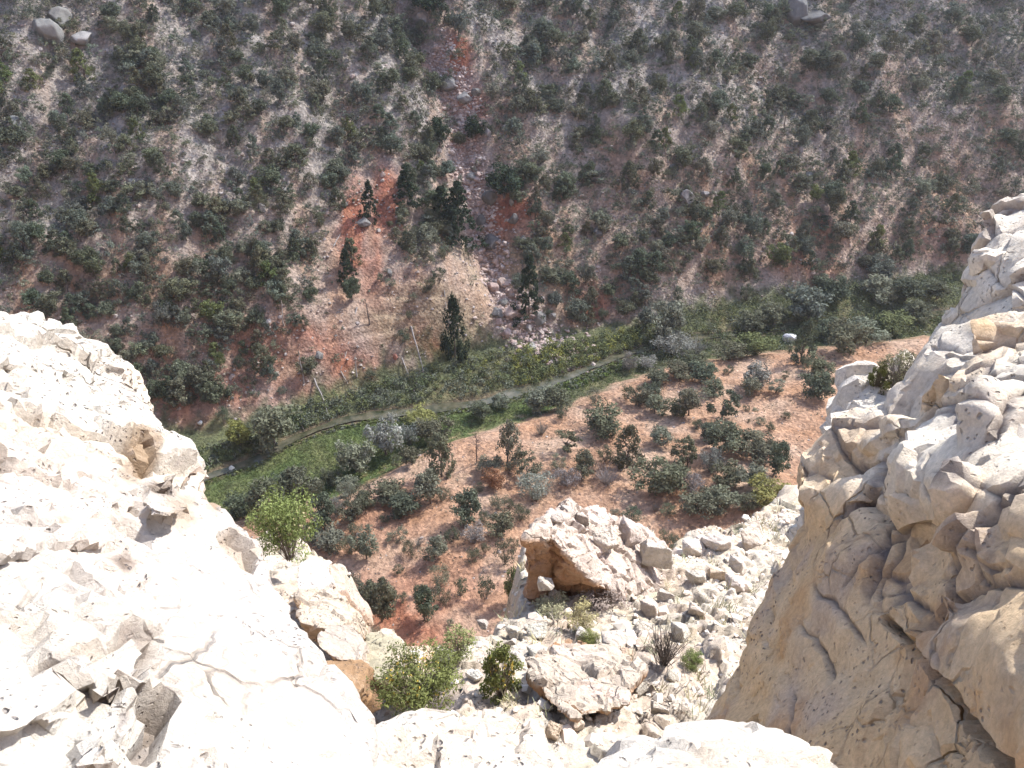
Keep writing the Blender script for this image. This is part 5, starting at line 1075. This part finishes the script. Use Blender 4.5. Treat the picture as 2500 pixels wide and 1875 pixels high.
block('boulder', [[(800, 1382, 18.0), (815, 1376, 18.4), (842, 1402, 18.2), (846, 1440, 17.4), (815, 1445, 17.0), (805, 1410, 17.6)]], [(.3, .5, -1.6)], 'pinkish rounded boulder at the outer corner, behind the smooth pale one', seed=7, col=(.42, .32, .255), face=(.44, .30, .21), voxel=.03, amp=.5)
block('boulder', [[(725, 1450, 16.2), (800, 1440, 16.6), (838, 1450, 16.6), (850, 1520, 15.2), (800, 1535, 14.6), (730, 1520, 14.8)]], [(.2, .5, -1.4)], 'rough cream rock mass above the split pale block', seed=8, col=(.42, .35, .275), face=(.46, .32, .2), voxel=.03, amp=1.3)
block('earth_hummock', [[(885, 1545, 15.2), (930, 1528, 15.6), (962, 1532, 15.8), (985, 1590, 14.6), (985, 1640, 13.8), (920, 1660, 13.3), (880, 1600, 14.2)]], [(.2, .5, -1.4)], 'grey-green gravelly hummock left of the round green bush', cat='hummock', seed=9, col=(.32, .285, .20), face=(.42, .36, .25), voxel=.03, amp=1.0)
CHIPS = []
for i in range(5):
    rr = np.random.default_rng(1200 + i); bm = bmesh.new(); e = rr.uniform(-1, 1, (13, 3)); e = e / np.abs(e).max(1)[:, None] * rr.uniform(.75, 1, (13, 1)); hull_into(bm, e * (1, .85, .8))
    me = remeshed(bm, .05, 'chip'); v = co(me); n = nrm(me); v = v + n * (.05 * facets(v, 1.6, 300 + i)[0] + .03 * facets(v, 4, 310 + i)[0])[:, None]; v = (v - v.mean(0)) / np.ptp(v, axis=0); put(me, v); me.polygons.foreach_set('use_smooth', np.ones(len(me.polygons), bool)); me.materials.append(M['stone']); CHIPS.append(me)
ONTOP = {1478: 18.0, 1535: 18.9, 1598: 19.0, 1385: 17.9, 1420: 18.0, 1360: 17.2, 1330: 17.0}
LB = [  # px, py(base), w, h, colour, label
 (1478, 1338, 60, 62, (0.512, 0.456, 0.392), 'rounded pale boulder on the left of the pair behind the yellow-green shrub'), (1535, 1322, 76, 62, (0.480, 0.400, 0.344), 'cracked pale boulder on the right of the pair behind the yellow-green shrub'), (1598, 1372, 82, 62, (0.528, 0.480, 0.408), 'tilted whitish boulder at the far brink, right of the cracked pair'),
 (1330, 1436, 46, 38, (.50, .44, .39), 'grey boulder resting in the niche below the rusty overhang'), (1352, 1462, 40, 30, (.46, .40, .33), 'knobby grey stone pile under the rusty overhang'), (1310, 1462, 30, 24, (.48, .41, .34), 'small grey stone at the left end of the niche below the overhang'),
 (1588, 1500, 60, 46, (0.480, 0.400, 0.336), 'upright pinkish block right of the rusty overhang'), (1625, 1470, 50, 34, (0.512, 0.456, 0.392), 'white block behind the upright pinkish block'), (1690, 1352, 60, 50, (0.528, 0.472, 0.400), 'white boulder at the brink left of the cream cliff'), (1752, 1340, 70, 44, (0.512, 0.456, 0.392), 'broad white rock at the brink near the cream cliff'),
 (1835, 1330, 76, 56, (0.480, 0.408, 0.336), 'tan-faced boulder touching the cream cliff at the brink'), (1800, 1400, 60, 46, (0.480, 0.416, 0.352), 'broken white boulder beside the cream cliff'), (1750, 1415, 50, 34, (.50, .39, .30), 'rusty-sided stone in the rubble beside the cream cliff'), (1795, 1440, 66, 44, (0.480, 0.424, 0.368), 'pale leaning slab in the rubble beside the cream cliff'), (1700, 1420, 52, 36, (0.496, 0.440, 0.376), 'cream rock half way between brink and dark twigs'),
 (1312, 1552, 54, 32, (0.528, 0.480, 0.416), 'squared white stone above the upright green bush'), (1255, 1552, 50, 26, (0.496, 0.440, 0.376), 'flat white stone at the ledge brink'), (1240, 1575, 30, 16, (0.496, 0.440, 0.376), 'small flat stone below the flat white brink stone'), (1310, 1602, 56, 30, (0.528, 0.480, 0.416), 'white slab lying just above the undercut slab'), (1160, 1660, 40, 34, (.7, .65, .57), 'brilliant white stone between the two green bushes'),
 (1090, 1625, 70, 46, (0.496, 0.448, 0.384), 'rounded white rock behind the round green bush'), (1010, 1620, 56, 34, (0.480, 0.424, 0.368), 'pale rock at the brink behind the round green bush'), (1430, 1570, 60, 40, (0.496, 0.440, 0.376), 'white rock beside the small green tuft'), (1500, 1585, 80, 50, (0.480, 0.416, 0.352), 'large pale rock left of the dark twiggy shrub'), (1530, 1600, 40, 22, (.52, .38, .28), 'small orange-sided stone near the dark twiggy shrub'),
 (1570, 1545, 50, 30, (0.496, 0.440, 0.376), 'pale slab above the dark twiggy shrub'), (1660, 1560, 56, 50, (0.496, 0.448, 0.384), 'pointed white stone right of the dark twiggy shrub'), (1700, 1500, 46, 34, (.58, .49, .41), 'pinkish stone above the dark twiggy shrub'), (1370, 1640, 50, 36, (0.512, 0.456, 0.392), 'rounded white lump lying on the undercut slab'), (1480, 1680, 60, 40, (0.480, 0.424, 0.344), 'yellowish stone near the lower end of the undercut slab'),
 (1475, 1730, 34, 22, (0.496, 0.432, 0.352), 'small tan stone above the smooth-topped bottom rock'), (1560, 1690, 44, 26, (0.496, 0.440, 0.368), 'cream stone in the bright gravel'), (1610, 1740, 50, 30, (0.496, 0.440, 0.368), 'cream stone just above the smooth-topped bottom rock'), (1640, 1660, 36, 24, (0.480, 0.424, 0.360), 'small cream stone below the dark twiggy shrub'), (1400, 1780, 56, 40, (.58, .48, .37), 'tan lump in the cleft between the bottom rocks'), (1350, 1800, 40, 50, (.56, .45, .33), 'orange-tan rock deep in the cleft by the bottom rocks'),
 (1385, 1262, 44, 34, (.46, .41, .35), 'white stone capping the crest of the big outcrop'), (1420, 1275, 40, 26, (.44, .38, .33), 'low pale stone on the outcrop, right of its capping stone'), (1360, 1275, 36, 26, (.46, .41, .35), 'pale stone on the outcrop, left of its capping stone'), (1330, 1292, 40, 22, (.45, .40, .34), 'pale stone at the top left corner of the big outcrop'),
 (830, 1730, 110, 30, (.56, .5, .43), 'long pale slab between white cliff and round green bush'), (1180, 1530, 34, 20, (0.480, 0.416, 0.360), 'small pale stone on the brink of the red wash')]
for k, (px, py, w, h, c, lab) in enumerate(LB):
    o = boulder(px, py, w * .9, h * .85, jit(c, .05), lab, k + 2, pos=P(px, py, ONTOP[px]) if px in ONTOP else on_ledge(px, py), tilt=.35, cat='boulder'); o.data = CHIPS[k % 5]

# shattered stones and gravel of the ledge
def ledge_rubble():
    rng = np.random.default_rng(61); m = 4000; x = rng.uniform(-4.5, 8, m); y = rng.uniform(6.2, 19.5, m); z, e, out = ledge_z(x, y)
    k = (out < .5) & (fbm(np.stack([x * .7, y * .7, 0 * x], 1), 3, 110) > -.35); x, y, z = x[k], y[k], z[k]; m = len(x)
    r = np.clip(rng.lognormal(math.log(.040), .66, m), .016, .26)
    pal = np.array([(0.512, 0.464, 0.400), (.58, .49, .41), (.52, .42, .34), (0.480, 0.432, 0.368), (.46, .40, .34)])[rng.choice(5, m, p=[.35, .25, .13, .2, .07])] * rng.uniform(.85, 1.08, m)[:, None]
    V, F, C = stones_mesh(np.stack([x, y, z + r * .15], 1), r, pal, rng)
    o = link('ledge_rubble', mesh_np('ledge_rubble', V, F, False, {'tint': C}), M['scree']); tag(o, 'shattered white stones and gravel covering the ledge', 'rubble', kind='stuff')
    m = 900; x = rng.uniform(-2, 7.5, m); y = rng.uniform(7, 19, m); z, e, out = ledge_z(x, y); k = (out < .3) & (fbm(np.stack([x * .5, y * .5, 0 * x], 1), 3, 111) > .05); x, y, z = x[k], y[k], z[k]; m = len(x); Vs, Fs, Cs, n = [], [], [], 0
    for i in range(m):
        c = np.array([(.34, .31, .18), (.42, .37, .23), (.26, .27, .17), (.33, .29, .24)][rng.integers(0, 4)])
        for b in range(14):
            a = rng.uniform(0, 6.28); L = rng.uniform(.07, .2); s = np.array((x[i], y[i], z[i])) + rng.normal(size=3) * (.05, .05, 0); tip = s + (math.cos(a) * L * .7, math.sin(a) * L * .7, L); u = np.array((-math.sin(a), math.cos(a), 0)) * .008
            Vs.append(np.array([s - u, s + u, tip + u * .3, tip - u * .3])); Fs.append(np.arange(4)[None] + n); n += 4; Cs.append(np.repeat((c * rng.uniform(.8, 1.2))[None], 4, 0))
    o = link('dry_grass', mesh_np('dry_grass', np.concatenate(Vs), np.concatenate(Fs), False, {'tint': np.concatenate(Cs)}), M['grass']); tag(o, 'dry straw-coloured grass sprouting among the ledge stones', 'grass', kind='stuff')
ledge_rubble()

# ------------------------------------------------------------------ plants of the ledge and the rim
FINE = [leaf_mesh('foliage', crown_shrub(560 + i, 44, 150, .038)) for i in range(3)]
UPR = leaf_mesh('foliage', crown_tall(570, 40, 80))
def blossoms(seed, colr):
    rng = np.random.default_rng(seed); c = []
    for i in range(60):
        a = rng.uniform(0, 6.28); R = .44 * math.sqrt(rng.random()); c.append((R * math.cos(a), R * math.sin(a), (.9 - 1.2 * R * R) * rng.uniform(.6, 1.08)))
    V, F, t = leaf_cloud(np.array(c), np.full(60, .03), 4, .035, rng, aspect=.9); me = mesh_np('blossoms', V, F, False, {'tint': t}); me.materials.append(M['leaf']); return me
BLOS = blossoms(580, 0)
def rim_plant(name, px, py, w, h, foliage, col, label, cat='bush', pos=None, wood=True, wcol=(.20, .16, .13), flowers=None):
    c = on_ledge(px, py) if pos is None else np.array(pos); k = np.linalg.norm(c - CAMP) / FPX; dip = math.atan2(CAMZ - c[2], c[1]); ww = w * k; hh = max(h * k / math.cos(dip) - ww * math.tan(dip) * .4, ww * .5)
    e = plant(name, (c[0], c[1] + ww * .2, c[2] - .05), ww, hh, foliage, col, random.choice(TWIGS) if wood else None, wcol, crown_name='foliage', wood_name='twigs')
    if flowers:
        f = bpy.data.objects.new('blossoms', BLOS); COL.objects.link(f); f.parent = e; f.color = (*flowers, 1)
    tag(e, label, cat); return e
YG, OG = (.24, .24, .055), (.16, .18, .05)
rim_plant('mahogany_bush', 1018, 1738, 160, 118, FINE[0], (.135, .15, .05), 'round yellow-green bush with yellow flecks behind the bottom rock', pos=P(1018, 1725, 11.6), flowers=(.50, .36, .07))
rim_plant('mahogany_bush', 1222, 1712, 78, 128, UPR, (.14, .155, .05), 'upright yellow-green bush standing left of the undercut slab', flowers=(.50, .36, .07))
rim_plant('mahogany_bush', 1478, 1398, 108, 66, FINE[1], (.24, .25, .07), 'low yellow-green shrub in front of the cracked pale boulders', flowers=(.45, .40, .1))
rim_plant('green_tuft', 1440, 1580, 44, 40, FINE[2], (.20, .21, .07), 'small yellow-green tuft among white ledge stones', cat='tuft')
rim_plant('green_tuft', 1690, 1632, 44, 42, FINE[1], (.15, .18, .06), 'small green tuft right of the dark twiggy shrub', cat='tuft')
rim_plant('dry_shrub', 1625, 1640, 120, 120, None, (.1, .1, .1), 'dark leafless twiggy shrub on the ledge near the tan face', cat='dry shrub', wcol=(.12, .10, .09))
rim_plant('dry_shrub', 1475, 1480, 110, 66, CROWNS['shrub'][1], (.27, .22, .19), 'brownish dead brush at the foot of the rusty overhang', cat='dry shrub', wcol=(.28, .2, .17))
rim_plant('dry_shrub', 1420, 1530, 70, 60, CROWNS['shrub'][2], (.36, .32, .17), 'pale straw-yellow shrub below the rusty overhang', cat='dry shrub', wcol=(.36, .3, .18))
rim_plant('dry_shrub', 1345, 1500, 70, 36, CROWNS['shrub'][0], (.28, .27, .17), 'low olive scrub under the stone pile of the overhang', cat='dry shrub', wcol=(.3, .27, .2))
rim_plant('sage_bush', 1120, 1610, 80, 78, CROWNS['shrub'][3], (.22, .24, .10), 'olive and grey bush at the brink above the red wash', cat='bush')
rim_plant('dry_shrub', 915, 1575, 50, 66, None, (.2, .2, .2), 'grey twigs sticking up from the gravelly hummock', cat='dry shrub', wcol=(.3, .26, .2))
rim_plant('mahogany_bush', 712, 1440, 130, 170, FINE[2], (.19, .23, .08), 'tall yellow-green bush peeping over the edge of the white cliff', pos=on_ledge0(np.array(712.), np.array(1430.)) + (0, 0, .6), flowers=(.42, .36, .22))
pp = P(2140, 965, 7.35)
rim_plant('perch_bush', 2140, 965, 46, 88, UPR, (.17, .18, .07), 'small yellow-green bush on the rubble perch behind the cream cliff', pos=pp)
rim_plant('dry_shrub', 2195, 960, 90, 100, CROWNS['shrub'][2], (.20, .19, .12), 'grey twiggy shrub between rubble perch and cream cliff', cat='dry shrub', pos=P(2195, 950, 7.3), wcol=(.2, .17, .15))


# ------------------------------------------------------------------ the thin haze of the canyon air
def make_haze():
    x0, x1, y0, y1, z0, z1 = -425, 425, -45, 525, -4, 135
    v = np.array([(x, y, z) for z in (z0, z1) for y in (y0, y1) for x in (x0, x1)], float); f = np.array([(0, 2, 3, 1), (4, 5, 7, 6), (0, 1, 5, 4), (2, 6, 7, 3), (0, 4, 6, 2), (1, 3, 7, 5)])
    m = bpy.data.materials.new('air'); m.use_nodes = True; t = m.node_tree; t.nodes.remove(t.nodes['Principled BSDF'])
    pv = t.nodes.new('ShaderNodeVolumePrincipled'); pv.inputs['Color'].default_value = (.92, .95, 1, 1); pv.inputs['Density'].default_value = HAZE; pv.inputs['Anisotropy'].default_value = .35
    t.links.new(pv.outputs[0], t.nodes['Material Output'].inputs['Volume'])
    o = link('haze', mesh_np('haze', v, f, False), m); tag(o, 'thin bluish haze in the canyon air', 'haze', kind='stuff')
HAZE = 0.00025
make_haze()
